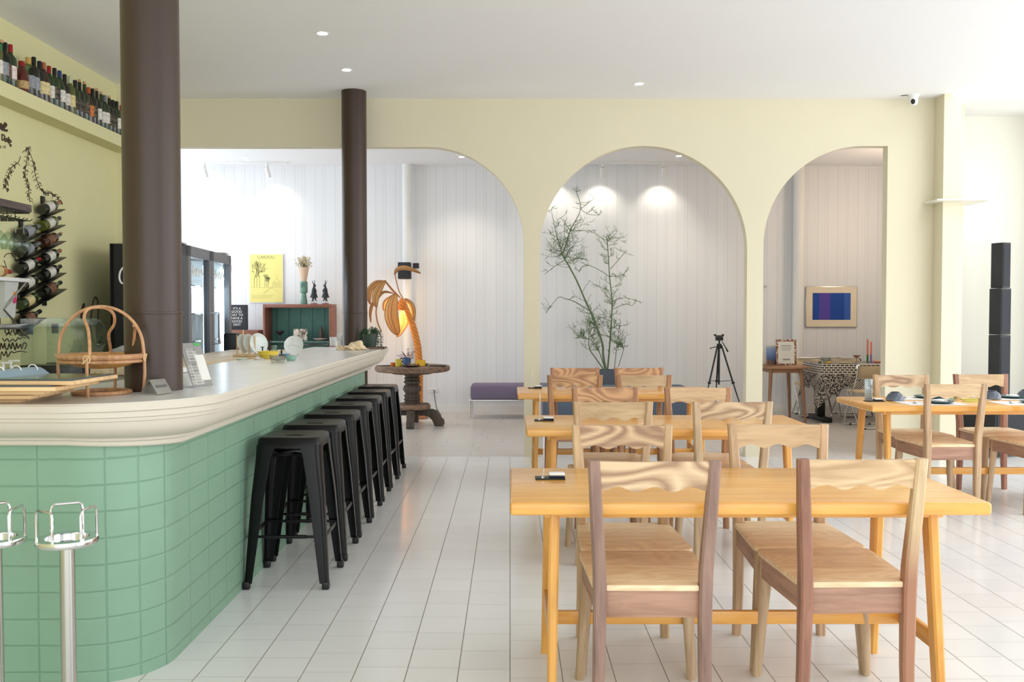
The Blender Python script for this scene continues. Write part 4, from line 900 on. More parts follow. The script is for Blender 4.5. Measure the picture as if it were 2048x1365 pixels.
# ------------------------------------------------------------------ rear room, left: poster, letter board, bookcase
M_teak = wood('red_brown_teak', (150, 88, 62), (110, 60, 42), 'X', .45); M_teakZ = wood('red_brown_teak_upright', (142, 82, 58), (104, 56, 40), 'Z', .45)
t = thing('poster', 'yellow poster of bare trees by a building hanging above the worktop plates', 'poster', (-3.395, YR-.012, 1.874))
MB().box((0, 0, 0), (.475, .02, .685), .002).build('frame', M_wpl, t)
pp = MB().box((0, -.0105, 0), (.455, .002, .665)).build('print', mat('yellow_print_paper', (243, 232, 146), .7, var=.04, scale=5), t, smooth=False)
M_pink = mat('grey_print_ink', (128, 130, 92), .7)
letters('CARZOU', .058, M_pink, t, (.0, -.0118, .292), (PI/2, 0, 0)); 
random.seed(4); m = MB()
def pl(a, b, r=.0011): m.tube([(a[0], -.0118, a[1]), (b[0], -.0118, b[1])], r, 4)
def sk(x, z, a, L, d):
    b = (x+L*math.cos(a), z+L*math.sin(a)); 
    if abs(b[0]) > .21 or b[1] > .25: return
    pl((x, z), b, .0008+.0004*d)
    if d > 0:
        for k in range(3): sk(b[0], b[1], a+random.uniform(-.65, .65), L*random.uniform(.5, .8), d-1)
for x, L in ((-.17, .12), (-.13, .13), (-.09, .13), (-.02, .07), (.01, .06), (.03, .05)): sk(x, -.12, PI/2+random.uniform(-.1, .1), L, 4)
pl((-.22, -.13), (.22, -.125)); pl((-.05, -.21), (.06, -.13)); pl((.2, -.21), (.08, -.13)); pl((-.03, -.21), (.075, -.13))
for k in range(6): pl((.09+.022*k, -.12), (.09+.022*k, -.06+.01*(k % 2)))
pl((.09, -.06), (.21, -.055)); pl((.10, -.05), (.15, .0)); pl((.2, -.05), (.15, .0)); pl((.15, 0), (.152, .06)); pl((.1, -.09), (.2, -.088))
for k in range(4): pl((-.2, -.235-.014*k), (.12-.03*k, -.235-.014*k), .0009)
m.build('drawing_lines', M_pink, t)
m = MB(); m.tube([(-.04, 0, .343), (0, .005, .385), (.03, 0, .343)], .0015, 4).build('hanging_string', M_chrome, t)
t = thing('letter_board', 'dark letter board reading a good day message on the teak cabinet', 'letter board', (-3.70, 12.42, 1.165))
MB().box((0, 0, .168), (.36, .05, .335), .004).build('board', mat('charcoal_board', (52, 54, 60), .7), t)
for i, s in enumerate(["IT'S A", 'GOOD', 'DAY TO', 'HAVE A', 'GOOD', 'DAY!']): letters(s, .044, M_wpl, t, (.045, -.0265, .285-.043*i), (PI/2, 0, 0))
t = thing('teak_cabinet', 'red-brown teak drawer cabinet under the dark letter board', 'cabinet', (-3.75, 12.55, 0))
MB().box2((-.4, -.2, 0), (.385, .25, 1.16), .004).build('body', M_teak, t)
for k in range(4): d = MB().box2((-.385, -.212, .10+.26*k), (.33, -.2, .345+.26*k), .003).build('drawer', M_teak, t); MB().ball((0, -.22, .22+.26*k), .014).build('knob', M_black, d)
t = thing('bookcase', 'teak bookcase with green painted back and open shelves at the rear wall', 'bookcase', (-2.853, 12.4, 0))
w = .457
MB().box2((-w, 0, 1.462), (w, .4, 1.51), .004).build('top_board', M_teak, t)
for s in (-1, 1): MB().box2((s*w, 0, 0), (s*(w-.03), .4, 1.462), .003).build('side_panel', M_teakZ, t)
kk = NT('green_back_boards'); o = kk.xyz(kk.coord()); l = line_factor(kk, kk.M('ADD', kk.M('DIVIDE', o[0], .165), .2), .02); n = kk.noise(kk.coord('Object', (6, 1, 2)), 3, 3)
kk.P(Base_Color=kk.mix(l, kk.mix(n, lin((66, 116, 107)), lin((92, 142, 130))), lin((30, 50, 48))), Roughness=.6)
MB().box2((-w+.03, .37, .1), (w-.03, .39, 1.462)).build('green_back', kk.m, t, smooth=False)
for z in (.1, .55, 1.015): MB().box2((-w+.03, .01, z-.022), (w-.03, .37, z), .003).build('shelf', mat('green_grey_shelf', (84, 112, 104), .5), t)
sz = 1.0165
def bx(px): return atY(px, 650, 12.52).x
tag(MB().lathe([(0, 0), (.03, 0), (.03, .004), (.006, .008), (.005, .075), (.02, .085), (.05, .11), (.058, .135), (.054, .135), (.045, .112), (0, .09)], seg=24).build('goblet', mat('dark_purple_glass', (44, 30, 38), .15), loc=(bx(560), 12.52, sz)), 'dark stemmed goblet on the bookcase shelf, left', 'goblet')
t = thing('picture_card', 'small sepia sketch card standing in the middle of the bookcase shelf', 'picture', (bx(599), 12.56, sz), -.05)
k = NT('sepia_sketch'); a = k.noise(k.coord('Object', (14, 14, 9)), 1.6, 4, .6, 1.5); r_ = k.n('ShaderNodeValToRGB'); k.t.links.new(a, r_.inputs[0]); r_.color_ramp.elements[0].position = .42; r_.color_ramp.elements[0].color = (*lin((112, 94, 84)), 1); r_.color_ramp.elements[1].position = .52; r_.color_ramp.elements[1].color = (*lin((226, 216, 198)), 1); k.P(Base_Color=r_.outputs[0], Roughness=.6)
MB().box((0, .01, .079), (.19, .012, .156), .001, Euler((-.08, 0, 0))).build('card', k.m, t); MB().box((.0, -.02, .006), (.06, .05, .012), .002).build('stand', M_teak, t)
tag(MB().lathe([(0, 0), (.035, 0), (.07, .018), (.1, .026), (.098, .03), (.066, .022), (0, .006)], seg=28).build('shallow_dish', mat('pale_pink_dish', (214, 190, 182), .4), loc=(bx(641), 12.5, sz)), 'pale shallow dish on the bookcase shelf, right', 'dish')
tag(MB().lathe([(0, 0), (.028, 0), (.034, .03), (.03, .12), (.012, .19), (0, .21)], seg=16).build('cone_ornament', mat('brown_cone', (92, 84, 74), .7), loc=(bx(638), 12.66, sz)), 'brown cone ornament behind the pale dish in bookcase', 'ornament')
tz = 1.5115
t = thing('green_vase', 'tall sage green vase with a paper cone of dried flowers on bookcase', 'vase', (atY(608, 600, 12.55).x, 12.55, tz))
MB().lathe([(0, 0), (.045, 0), (.047, .01), (.03, .14), (.03, .145), (.046, .155), (.05, .165), (.05, .30), (.046, .306), (.044, .29), (0, .28)], seg=28).build('vase_body', mat('sage_glaze', (104, 144, 126), .4, var=.06), t)
m = MB()
for i in range(3):
    for j in range(4):
        if (i+j) % 2 == 0: m.box((-.018+.016*i, -.05+abs(.002*i), .235+.016*j), (.014, .006, .014), .001)
m.build('mosaic_marks', mat('navy_white_mosaic', (58, 72, 92), .5, var=.8, scale=40), t)
MB().lathe([(.034, .29), (.058, .43), (.072, .50), (.07, .50), (.056, .43), (.032, .29)], seg=24).build('paper_cone', mat('kraft_paper', (214, 188, 164), .8, var=.06), t)
random.seed(12); m = MB(); m2 = MB()
for k in range(150):
    a = random.uniform(0, 2*PI); r = random.uniform(0, .12)**1; h = random.uniform(.55, .66)-r*.4
    q = Vector((r*math.cos(a), r*math.sin(a), h)); m.tube([(q.x*.3, q.y*.3, .46), q], .0012, 4); m2.ball(q, random.uniform(.006, .011), u=6, v=5)
m.build('dried_stems', mat('dried_stem', (150, 140, 100), .8), t, kind='stuff'); m2.build('flower_heads', mat('cream_flowers', (214, 204, 172), .9, var=.25, scale=40), t, kind='stuff')
# hare figurines: one skinned body each
M_bronze = mat('dark_bronze', (48, 50, 54), .45, metal=.3, var=.3, scale=60, bump=.3)
def hare(px, flip, lab):
    t = thing('hare_figurine', lab, 'figurine', (atY(px, 600, 12.52).x, 12.52, tz), 0, 'bronze hare figurines'); f = flip
    me = bpy.data.meshes.new('hare_body')
    V = [(0, 0, .13), (.0, 0, .18), (0, 0, .215), (-.002*f, 0, .232), (.012*f, 0, .250), (.030*f, 0, .243), (-.006*f, -.008, .272), (-.022*f, -.012, .318), (.004*f, .010, .272), (.006*f, .014, .325),
         (.024*f, -.014, .195), (.034*f, -.018, .165), (.022*f, .014, .19), (.03*f, .02, .16), (-.012*f, -.012, .09), (-.014*f, -.012, .05), (-.03*f, -.013, .036), (.014*f, .012, .10), (.018*f, .012, .06), (.036*f, .012, .044), (-.03*f, 0, .12)]
    E_ = [(0, 1), (1, 2), (2, 3), (3, 4), (4, 5), (4, 6), (6, 7), (4, 8), (8, 9), (2, 10), (10, 11), (2, 12), (12, 13), (0, 14), (14, 15), (15, 16), (0, 17), (17, 18), (18, 19), (0, 20)]
    Rr = [.03, .026, .02, .012, .017, .007, .006, .0035, .006, .0035, .009, .007, .009, .007, .014, .010, .007, .014, .010, .007, .01]
    me.from_pydata(V, E_, []); me.materials.append(M_bronze); o = bpy.data.objects.new('hare_body', me); COL.objects.link(o); o.parent = t
    md = o.modifiers.new('skin', 'SKIN'); md.use_smooth_shade = True
    for i, r in enumerate(Rr): me.skin_vertices[0].data[i].radius = (r, r)
    me.skin_vertices[0].data[0].use_root = True
    o.modifiers.new('sub', 'SUBSURF').levels = 2; o.modifiers['sub'].render_levels = 2
    MB().lathe([(.022, .215), (.028, .19), (.033, .15), (.05, .10), (.056, .088), (.05, .09), (.03, .13)], seg=14).build('coat', M_bronze, t)
    MB().cyl((0, 0, .012), (0, 0, .11), .003, seg=8).build('rod', M_black, t); MB().lathe([(0, 0), (.045, 0), (.045, .009), (.04, .013), (0, .013)], seg=24).build('wooden_base', M_teak, t)
hare(628, 1, 'dark bronze hare figurine in a coat on the bookcase, left of two'); hare(651, -1, 'dark bronze hare figurine in a coat on the bookcase, right of two')

# ------------------------------------------------------------------ wall speaker, sockets
t = thing('wall_speaker', 'dark grey wall speaker mounted on the white pipe above palm lamp', 'speaker', (-1.437, 12.68, 1.968))
MB().box((0, -.03, 0), (.178, .12, .228), .012).build('cabinet', mat('charcoal_speaker', (54, 58, 66), .6), t); MB().box((0, -.093, .0), (.155, .006, .2), .004).build('grille', mat('speaker_grille', (44, 48, 56), .8, var=.2, scale=300), t); MB().box((0, .045, 0), (.05, .05, .09)).build('bracket', M_black, t)
p = atY(832, 532, 12.92); tag(MB().box((0, 0, 0), (.085, .03, .075), .004).build('wall_plate', mat('dark_wall_plate', (44, 46, 50), .5), loc=(p.x, 12.914, p.z)), 'small dark wall plate right of the mounted speaker', 'wall plate')
p = atY(865.5, 781, 12.92); t = thing('wall_socket', 'white double wall socket low on the rear wall by the carved table', 'socket', (p.x, 12.92, p.z))
MB().box((0, 0, 0), (.13, .016, .062), .004).build('face_plate', M_wpl, t)
for s in (-.035, .005, .035): MB().box((s, -.009, 0), (.006, .002, .02)).build('slot', M_black, t)
t = MB().tube(spline([(p.x+.02, 12.905, p.z), (p.x+.03, 12.87, p.z-.08), (p.x+.06, 12.8, .08), (p.x+.10, 12.72, .012), (p.x+.03, 12.62, .008), (p.x-.02, 12.55, .008)], 6), .006, 6).build('power_cable', M_black); tag(t, 'dark cable drooping from the rear wall socket to the floor', 'cable')
p = atY(1531, 573, 12.92); tag(MB().box((0, 0, 0), (.025, .03, .025), .004).build('wall_hook', M_steel, loc=(p.x, 12.913, p.z)), 'tiny metal hook on the boarded wall left of the white pipe', 'hook')

# ------------------------------------------------------------------ carved round table with its things
M_old = wood('old_carved_wood', (150, 116, 88), (84, 66, 54), 'X', .7, figure=.3, fine=.7); M_oldd = wood('dark_turned_wood', (96, 82, 68), (58, 50, 44), 'Z', .7)
tx, ty = -1.21, 11.42
t = thing('carved_table', 'round weathered wooden pedestal table with turned column and scroll feet', 'table', (tx, ty, 0))
random.seed(8); m = MB(); m.lathe([(0, .668), (.43, .668), (.455, .68), (.465, .71), (.455, .738), (.44, .744), (0, .744)], seg=56)
for v in m.bm.verts:
    r = math.hypot(v.co.x, v.co.y)
    if r > .4: a = math.atan2(v.co.y, v.co.x); k = 1+.012*math.sin(5*a)+.008*math.sin(11*a+1); v.co.x *= k; v.co.y *= k
m.build('tabletop', M_old, t, ang=.8)
MB().lathe([(0, .64), (.24, .64), (.26, .648), (.27, .668), (0, .668)], seg=40).build('under_disc', M_oldd, t)
MB().lathe([(.10, .27), (.105, .29), (.088, .30), (.10, .315), (.105, .33), (.088, .345), (.102, .36), (.104, .375), (.082, .395), (.095, .41), (.112, .44), (.113, .47), (.095, .50), (.08, .51), (.104, .53), (.104, .55), (.082, .56), (.098, .575), (.1, .59), (.08, .60), (.096, .615), (.098, .645)], seg=32).build('turned_column', M_oldd, t, ang=.9)
MB().lathe([(0, .20), (.2, .20), (.225, .21), (.23, .24), (.215, .268), (0, .272)], seg=36).build('base_disc', M_old, t)
for a in (-PI/2+.03, -.12, PI/2, PI-.1):
    P = [(.05, .20), (.25, .205), (.30, .19), (.345, .15), (.365, .10), (.395, .075), (.4, .03), (.385, 0), (.29, 0), (.275, .03), (.255, .075), (.215, .11), (.15, .125), (.05, .125)]
    MB().prism(P, -.045, .045, 'XZ', M=Matrix.Rotation(a, 4, 'Z'), bev=.008).build('scroll_foot', M_oldd, t, ang=.5)
Z1 = .7455
def ont(px, py=742): p = atZ(px, py, Z1); return p
def put(px, dy=0): return (atY(px, 740, ty-.18+dy).x, ty-.18+dy, Z1)
c = put(814, .04)
t = thing('blue_mug', 'blue mug with double ring handle holding dried purple sprigs', 'mug', c)
MB().lathe([(0, 0), (.045, 0), (.048, .004), (.05, .10), (.046, .10), (.044, .008), (0, .006)], seg=28).build('mug_body', mat('blue_glaze_mug', (62, 92, 134), .35), t)
MB().tube([(-.068+.02*math.cos(q), 0, .073+.02*math.sin(q)) for q in [2*PI*i/16 for i in range(16)]], .007, 8, closed=True).tube([(-.066+.019*math.cos(q), 0, .033+.019*math.sin(q)) for q in [2*PI*i/16 for i in range(16)]], .007, 8, closed=True).build('ring_handle', mat('navy_glaze', (44, 64, 104), .35), t)
random.seed(14); m = MB(); m2 = MB()
for k in range(13):
    a = random.uniform(0, 2*PI); r = random.uniform(.02, .13); h = random.uniform(.16, .27)-r*.5; pts = spline([(0, 0, .05), (r*.4*math.cos(a), r*.4*math.sin(a)*.6, h*.65), (r*math.cos(a), r*math.sin(a)*.6, h)], 5); m.tube(pts, .0012, 4)
    for q in pts[4:]:
        for s in range(3): m2.ball(q+Vector((random.uniform(-.012, .012), random.uniform(-.012, .012), random.uniform(-.01, .01))), .0038, u=6, v=4)
m.build('sprig_stems', mat('sprig_stem', (120, 100, 92), .8), t); m2.build('sprig_buds', mat('purple_buds', (128, 70, 92), .8, var=.3), t, kind='stuff')
tag(MB().lathe([(0, 0), (.034, 0), (.038, .005), (.039, .09), (.035, .09), (.033, .008), (0, .006)], seg=24).build('yellow_cup', mat('mottled_yellow_glaze', (198, 178, 58), .4, var=.2, scale=40), loc=put(797, -.12)), 'mottled yellow cup at the front of the carved table', 'cup')
tag(MB().lathe([(0, 0), (.055, 0), (.06, .005), (.06, .07), (.056, .07), (.054, .008), (0, .006)], seg=28).build('yellow_bowl', mat('bright_yellow_glaze', (238, 188, 40), .35, var=.05), loc=put(841, .02)), 'bright yellow straight-sided bowl on the carved table by the lamp trunk', 'bowl')
tag(MB().lathe([(0, 0), (.06, 0), (.085, .012), (.082, .015), (0, .005)], seg=28).build('pale_plate', M_spk, loc=put(769, .08)), 'pale plate at the left edge of the carved table', 'plate')
tag(MB().lathe([(0, 0), (.025, 0), (.028, .003), (.03, .045), (.027, .045), (0, .005)], seg=20).build('orange_cup', mat('orange_glaze', (206, 110, 36), .35), loc=put(786, -.05)), 'small orange cup beside the yellow cup', 'cup')
tag(MB().lathe([(0, 0), (.08, 0), (.11, .016), (.105, .02), (0, .006)], seg=28).build('dark_plate', mat('dark_marbled_glaze', (48, 40, 44), .35, var=.4, scale=50), loc=put(822, -.15)), 'dark marbled plate at the front middle of the carved table', 'plate')
random.seed(17)
for k in range(5): tag(MB().ball((0, 0, .016), .016).build('fruit', mat(f'fruit_{k}', [(150, 130, 50), (96, 60, 84), (178, 130, 56), (110, 116, 52), (170, 84, 48)][k], .5), loc=Vector(put(806+7.5*k, -.15))+Vector((0, random.uniform(-.02, .02), .008))), ['olive', 'purple', 'ochre', 'green', 'rust'][k]+f' small round fruit on the dark marbled plate', 'fruit', 'fruits on the dark plate')
tag(MB().box2((-.1, -.07, 0), (.1, .07, .01), .004).build('dark_board', M_black, loc=Vector(put(876, -.0))+Vector((0, 0, .001))), 'dark flat board at the right edge of the carved table', 'board')
tag(MB().lathe([(0, 0), (.012, 0), (.02, .012), (.018, .03), (0, .034)], seg=14).build('green_pepper', mat('green_ceramic', (74, 110, 60), .4), loc=put(853, .04)), 'small green ornament beside the bright yellow bowl', 'ornament')

# ------------------------------------------------------------------ palm-shaped rattan lamp
LY = 12.2
def Lp(cx, cy, dy=0): return atY(720+cx/6.827, 520+cy/6.827, LY+dy)
t = thing('palm_lamp', 'rattan palm tree floor lamp with drooping leaves, glowing inside', 'floor lamp', (Lp(800, 1300).x, LY, 0)); off = Vector(t.location)
def rel(L): return [p-off for p in L]
def translucent(name, col, w=.45):
    k = NT(name); a = k.n('ShaderNodeBsdfDiffuse'); b = k.n('ShaderNodeBsdfTranslucent'); x = k.n('ShaderNodeMixShader'); c = lin(col)
    n = k.noise(k.coord('Object', (90, 90, 90)), 2, 2); cc = k.mix(n, tuple(v*.7 for v in c), tuple(min(1, v*1.2) for v in c))
    k.t.links.new(cc, a.inputs[0]); k.t.links.new(cc, b.inputs[0]); x.inputs[0].default_value = w
    k.t.links.new(a.outputs[0], x.inputs[1]); k.t.links.new(b.outputs[0], x.inputs[2]); k.t.links.new(x.outputs[0], k.out.inputs[0]); return k.m
M_leafw = translucent('woven_leaf_rattan', (224, 184, 126), .3); M_rib = mat('rattan_rib', (158, 106, 62), .5, var=.2, scale=30)
k = NT('wrapped_trunk_rattan'); o = k.xyz(k.coord()); s_ = k.M('FRACT', k.M('ADD', k.M('MULTIPLY', o[2], 22), k.M('MULTIPLY', o[0], 14))); k.P(Base_Color=k.mix(s_, lin((236, 154, 62)), lin((194, 110, 38))), Roughness=.5); k.bump(s_, .6, .006); M_trunk = k.m
tr = spline(rel([Lp(803, 1300, .0)*1-Vector((0, 0, Lp(803, 1300).z-.0)), Lp(806, 1480), Lp(800, 1330), Lp(788, 1190), Lp(762, 1060), Lp(722, 910), Lp(672, 785), Lp(628, 680), Lp(585, 575)]), 6)
MB().tube(tr, [.052-.012*i/len(tr) for i in range(len(tr))], 16).build('trunk', M_trunk, t)
for cx, cy in ((716, 897), (788, 1190), (806, 1430)): 
    c = Lp(cx, cy)-off; MB().tube([c+Vector((.05*math.cos(q), .05*math.sin(q), .018*math.cos(q)*(-1 if cy < 1000 else 0))) for q in [2*PI*i/20 for i in range(20)]], .006, 6, closed=True).build('cane_band', mat('pale_cane_band', (222, 160, 80), .5), t)
MB().lathe([(0, 0), (.12, 0), (.125, .012), (.06, .03), (0, .03)], seg=28).build('lamp_base', M_rib, t)
def leaf(name, stem, pts, hw, ridge=.3, pw=.75):
    S = spline(rel(pts), 6); n = len(S)-1; L, Rr, C = [], [], []; rows = []
    for i, p in enumerate(S):
        T = (S[min(i+1, n)]-S[max(i-1, 0)]).normalized(); B = T.cross(Vector((0, 1, 0))); B = B.normalized() if B.length > 1e-4 else Vector((1, 0, 0)); w = hw*max(.06, math.sin(PI*i/n)**pw)
        rows.append([p+B*w*q+Vector((0, -hw*ridge*(1-q*q)*math.sin(PI*i/n), 0)) for q in (-1, -.5, 0, .5, 1)])
    m = MB(); m.loft(rows, cap=False, closed=False); lf = m.build(name, M_leafw, t); md = lf.modifiers.new('thick', 'SOLIDIFY'); md.thickness = .004
    r = MB(); r.tube([q[0] for q in rows], .0045, 6).tube([q[4] for q in rows], .0045, 6).tube([q[2]-Vector((0, .004, 0)) for q in rows], .004, 6).tube([q[1]-Vector((0, .003, 0)) for q in rows], .0025, 5)
    if stem: r.tube(spline(rel(stem), 5), .007, 6)
    r.build('rib', M_rib, lf)
leaf('frond', [Lp(580, 515), Lp(530, 420), Lp(485, 240, -.02), Lp(475, 200, -.02)], [Lp(472, 205, -.02), Lp(505, 135, -.03), Lp(590, 108, -.05), Lp(700, 130, -.06), Lp(830, 184, -.05)], .028)
leaf('frond', [Lp(555, 520), Lp(450, 410, -.04), Lp(350, 290, -.08)], [Lp(355, 285, -.08), Lp(285, 350, -.14), Lp(222, 470, -.18), Lp(210, 560, -.2), Lp(225, 650, -.2)], .05)
leaf('frond', [Lp(545, 515), Lp(440, 420, .05), Lp(345, 300, .05)], [Lp(345, 295, .05), Lp(225, 315, .05), Lp(140, 400, .04), Lp(118, 500, .02), Lp(140, 610, 0)], .036)
leaf('frond', [Lp(500, 480, -.05), Lp(420, 450, -.1)], [Lp(450, 455, -.05), Lp(330, 440, -.1), Lp(245, 510, -.12), Lp(165, 620, -.12), Lp(140, 740, -.12), Lp(148, 860, -.12)], .02)
MB().tube(spline(rel([Lp(225, 640, -.2), Lp(220, 740, -.2), Lp(245, 870, -.2), Lp(295, 985, -.19)]), 5), .010, 6, sq=.5).build('frond_tip', M_rib, t)
leaf('shade_leaf', None, [Lp(485, 462, -.12), Lp(440, 600, -.2), Lp(428, 760, -.2), Lp(470, 920, -.15), Lp(522, 1024, -.1)], .086, .35, .62)
leaf('shade_leaf', None, [Lp(600, 660, .10), Lp(600, 760, .13), Lp(590, 880, .12), Lp(505, 1054, .04)], .062, -.3, .6)
leaf('shade_leaf', None, [Lp(610, 530, .04), Lp(690, 600, .08), Lp(725, 700, .08), Lp(735, 870, .05)], .036, .3)
leaf('shade_leaf', None, [Lp(470, 470, .12), Lp(350, 560, .14), Lp(325, 640, .14), Lp(330, 700, .12)], .02, .3)
MB().lathe([(0, -.03), (.02, -.025), (.032, 0), (.03, .025), (.014, .05), (.012, .07), (0, .07)], seg=18).build('bulb', mat('warm_bulb', (255, 200, 110), .5, emit=6), t, loc=Lp(470, 690, .03)-off)
MB().tube(rel([Lp(470, 640, .03), Lp(500, 590, .02), Lp(560, 570, 0)]), .016, 10).build('bulb_holder', M_rib, t)
MB().tube(rel([Lp(560, 690, -.03), Lp(562, 620, -.03), Lp(575, 550, -.02), Lp(585, 520, -.01)]), [.044, .046, .036, .012], 16).build('crown_cuff', M_trunk, t)
l = bpy.data.lights.new('palm_lamp_bulb', 'POINT'); l.energy = 6.5; l.color = (1, .64, .28); l.shadow_soft_size = .05
o = bpy.data.objects.new('palm_lamp_light', l); COL.objects.link(o); o.parent = t; o.location = Lp(480, 760, .03)-off

# ------------------------------------------------------------------ benches, planter, cactus, tripod
t = thing('purple_bench', 'low bench with muted purple cushion and chrome legs at the rear wall', 'bench', (-.52, 12.1, 0))
MB().box2((0, 0, .255), (1.35, .5, .442), .035).build('seat_cushion', mat('muted_purple_fabric', (126, 114, 138), .85, var=.06, scale=90, bump=.1), t)
MB().tube([(.0, .02, .245), (1.35, .02, .245)], .011, 8).tube([(0, .48, .245), (1.35, .48, .245)], .011, 8).tube([(0, .02, .245), (0, .48, .245)], .011, 8).build('seat_frame', M_chrome, t)
for x in (.012, 1.33):
    for y in (.02, .48): MB().cyl((x, y, 0), (x, y, .25), .011, seg=10).build('leg', M_chrome, t)
tag(MB().box2((0, 0, 0), (1.83, .55, .46), .03).build('slate_bench', mat('slate_blue_upholstery', (96, 110, 130), .8, var=.06), loc=(.42, 11.5, 0)), 'slate blue block bench behind the farthest dining table', 'bench')
PY_ = 12.42
t = thing('potted_cactus', 'tall pencil cactus in a square slate grey planter behind the arch', 'potted plant', (1.319, PY_, 0)); off = Vector(t.location)
MB().loft([[(a*h, b*h, z) for a, b in ((-1, -1), (1, -1), (1, 1), (-1, 1))] for z, h in ((0, .095), (.63, .128), (.63, .112), (.58, .108))]).build('planter', mat('slate_grey_planter', (98, 104, 114), .6, var=.08), t, ang=.4)
MB().box((0, 0, .575), (.2, .2, .03)).build('soil', mat('dark_soil', (70, 60, 52), .95, var=.3, scale=60), t)
def Pn(cx, cy, dy=0): return atY(1060+cx/3.4125, 360+cy/3.4125, PY_+dy)-off
M_stem = mat('cactus_stem_green', (104, 122, 92), .6, var=.2, scale=15); M_twig = mat('cactus_twig_green', (82, 112, 58), .6, var=.25, scale=20)
stems = [([(520, 1310, 0), (500, 1200, 0), (492, 1110, -.02), (430, 940, -.05), (380, 830, -.08), (310, 670, -.1), (220, 510, -.12)], .016, .010),
 ([(220, 510, -.12), (250, 430, -.12), (275, 345, -.1), (345, 200, -.06), (315, 80, -.06)], .009, .004), ([(220, 510, -.12), (200, 440, -.16), (170, 330, -.2), (145, 205, -.22)], .007, .003),
 ([(528, 1310, .02), (545, 1120, .04), (560, 880, .06), (556, 780, .07), (543, 660, .06), (530, 450, .08), (520, 395, .08)], .012, .005),
 ([(400, 890, -.06), (300, 830, -.12), (240, 812, -.16), (190, 805, -.2), (110, 910, -.24)], .007, .003),
 ([(510, 1305, -.03), (450, 1220, -.06), (405, 1150, -.1), (402, 1060, -.1), (405, 960, -.1)], .009, .004), ([(515, 1305, .03), (470, 1170, .06), (410, 1090, .08), (300, 1080, .1)], .008, .003),
 ([(575, 1300, .03), (585, 1200, .05), (595, 1120, .06), (610, 1000, .06)], .006, .003), ([(603, 1275, -.03), (635, 1170, -.06), (630, 1130, -.06), (600, 1060, -.08)], .005, .003),
 ([(425, 925, -.05), (440, 1000, .05), (425, 1080, .1)], .005, .003), ([(545, 660, .06), (600, 655, .1), (650, 650, .12)], .005, .003), ([(548, 610, .06), (610, 540, .02), (660, 480, -.02)], .005, .003), ([(545, 665, .06), (480, 620, .1), (380, 580, .14), (330, 630, .16)], .005, .003),
 ([(560, 885, .06), (650, 850, .1), (690, 860, .12)], .005, .003), ([(560, 830, .06), (640, 805, .02), (730, 825, .0)], .004, .0025), ([(275, 345, -.1), (210, 260, -.16)], .005, .003), ([(275, 345, -.1), (400, 348, -.05)], .005, .003), ([(345, 200, -.06), (440, 125, 0)], .004, .0025), ([(345, 200, -.06), (400, 235, -.12), (480, 240, -.16)], .004, .0025), ([(240, 545, -.1), (170, 590, -.15), (100, 645, -.2)], .005, .003)]
random.seed(33); m = MB(); tips = []
for pts, r0, r1 in stems:
    S = spline([Pn(*p) for p in pts], 5); n = len(S); m.tube(S, [r0+(r1-r0)*i/(n-1) for i in range(n)], 7); tips.append((S, r1))
m.build('stems', M_stem, t)
m = MB()
def twig(p, d, L, r, depth):
    d = d.normalized(); d2 = (d+Vector((random.uniform(-.35, .35), random.uniform(-.35, .35), random.uniform(-.2, .35)))).normalized()
    a = p+d*L*.5; b = a+d2*L*.5
    if b.x+off.x < atY(1081, 500, YB+.12).x*b.y/YB*0-9 or (p+off).y > 12.86: return
    m.tube([p, a, b], [r, r*.9, r*.7], 4)
    if depth > 0:
        for k in range(random.choice((1, 2, 2, 3))):
            q = b if random.random() < .6 else a
            e = (d2+Vector((random.uniform(-1, 1), random.uniform(-.7, .7), random.uniform(-.6, .9)))*.95)
            twig(q, e, L*random.uniform(.55, .95), r*.8, depth-1)
def sprout(S, lo, hi, nn, L, depth, up=.1):
    for k in range(nn):
        p = S[min(len(S)-1, int(len(S)*random.uniform(lo, hi)))]
        a = random.uniform(0, 2*PI); twig(p, Vector((math.cos(a), .6*math.sin(a), random.uniform(-.3, .7)+up)), L*random.uniform(.6, 1.2), .0036, depth)
for i, (S, r) in enumerate(tips):
    if i == 0: sprout(S, .3, .62, 12, .11, 2); sprout(S, .62, .8, 2, .12, 1); sprout(S, .90, 1, 14, .14, 3, -.1)
    elif i == 1: sprout(S, .0, .55, 18, .13, 3, -.1); sprout(S, .55, .8, 5, .11, 1); sprout(S, .95, 1, 4, .05, 1)
    elif i == 2: sprout(S, .0, .7, 14, .10, 3); sprout(S, .95, 1, 3, .06, 1)
    elif i == 3: sprout(S, .15, .4, 20, .10, 3, .3); sprout(S, .42, .7, 9, .12, 2); sprout(S, .72, .95, 14, .11, 3); sprout(S, .96, 1, 4, .06, 1)
    elif i in (5, 6, 7, 8, 9): sprout(S, .35, 1, 13, .085, 3, .3)
    else: sprout(S, .4, 1, 4, .085, 2 if i in (4, 10, 12) else 1, 0)
m.build('twigs', M_twig, t, smooth=False)
t = thing('camera_tripod', 'black camera tripod standing by the boarded rear wall', 'tripod', (2.66, 11.75, 0))
hub = Vector((0, 0, .98))
for a in (-2.5, -.55, 1.5):
    f = Vector((.35*math.cos(a), .35*math.sin(a), 0)); l0 = hub+Vector((.03*math.cos(a), .03*math.sin(a), 0)); mid = l0.lerp(f, .48)
    lg = MB().tube([l0, mid], .011, 8).tube([mid, f+Vector((0, 0, .02))], .008, 8).box(mid, (.034, .034, .03), .004).build('leg', M_black, t)
    MB().ball(f+Vector((0, 0, .012)), .013, u=10, v=6).build('rubber_foot', M_black, lg)
    MB().tube([(0, 0, .52), l0.lerp(f, .45)], .004, 6).build('spreader_arm', M_black, t)
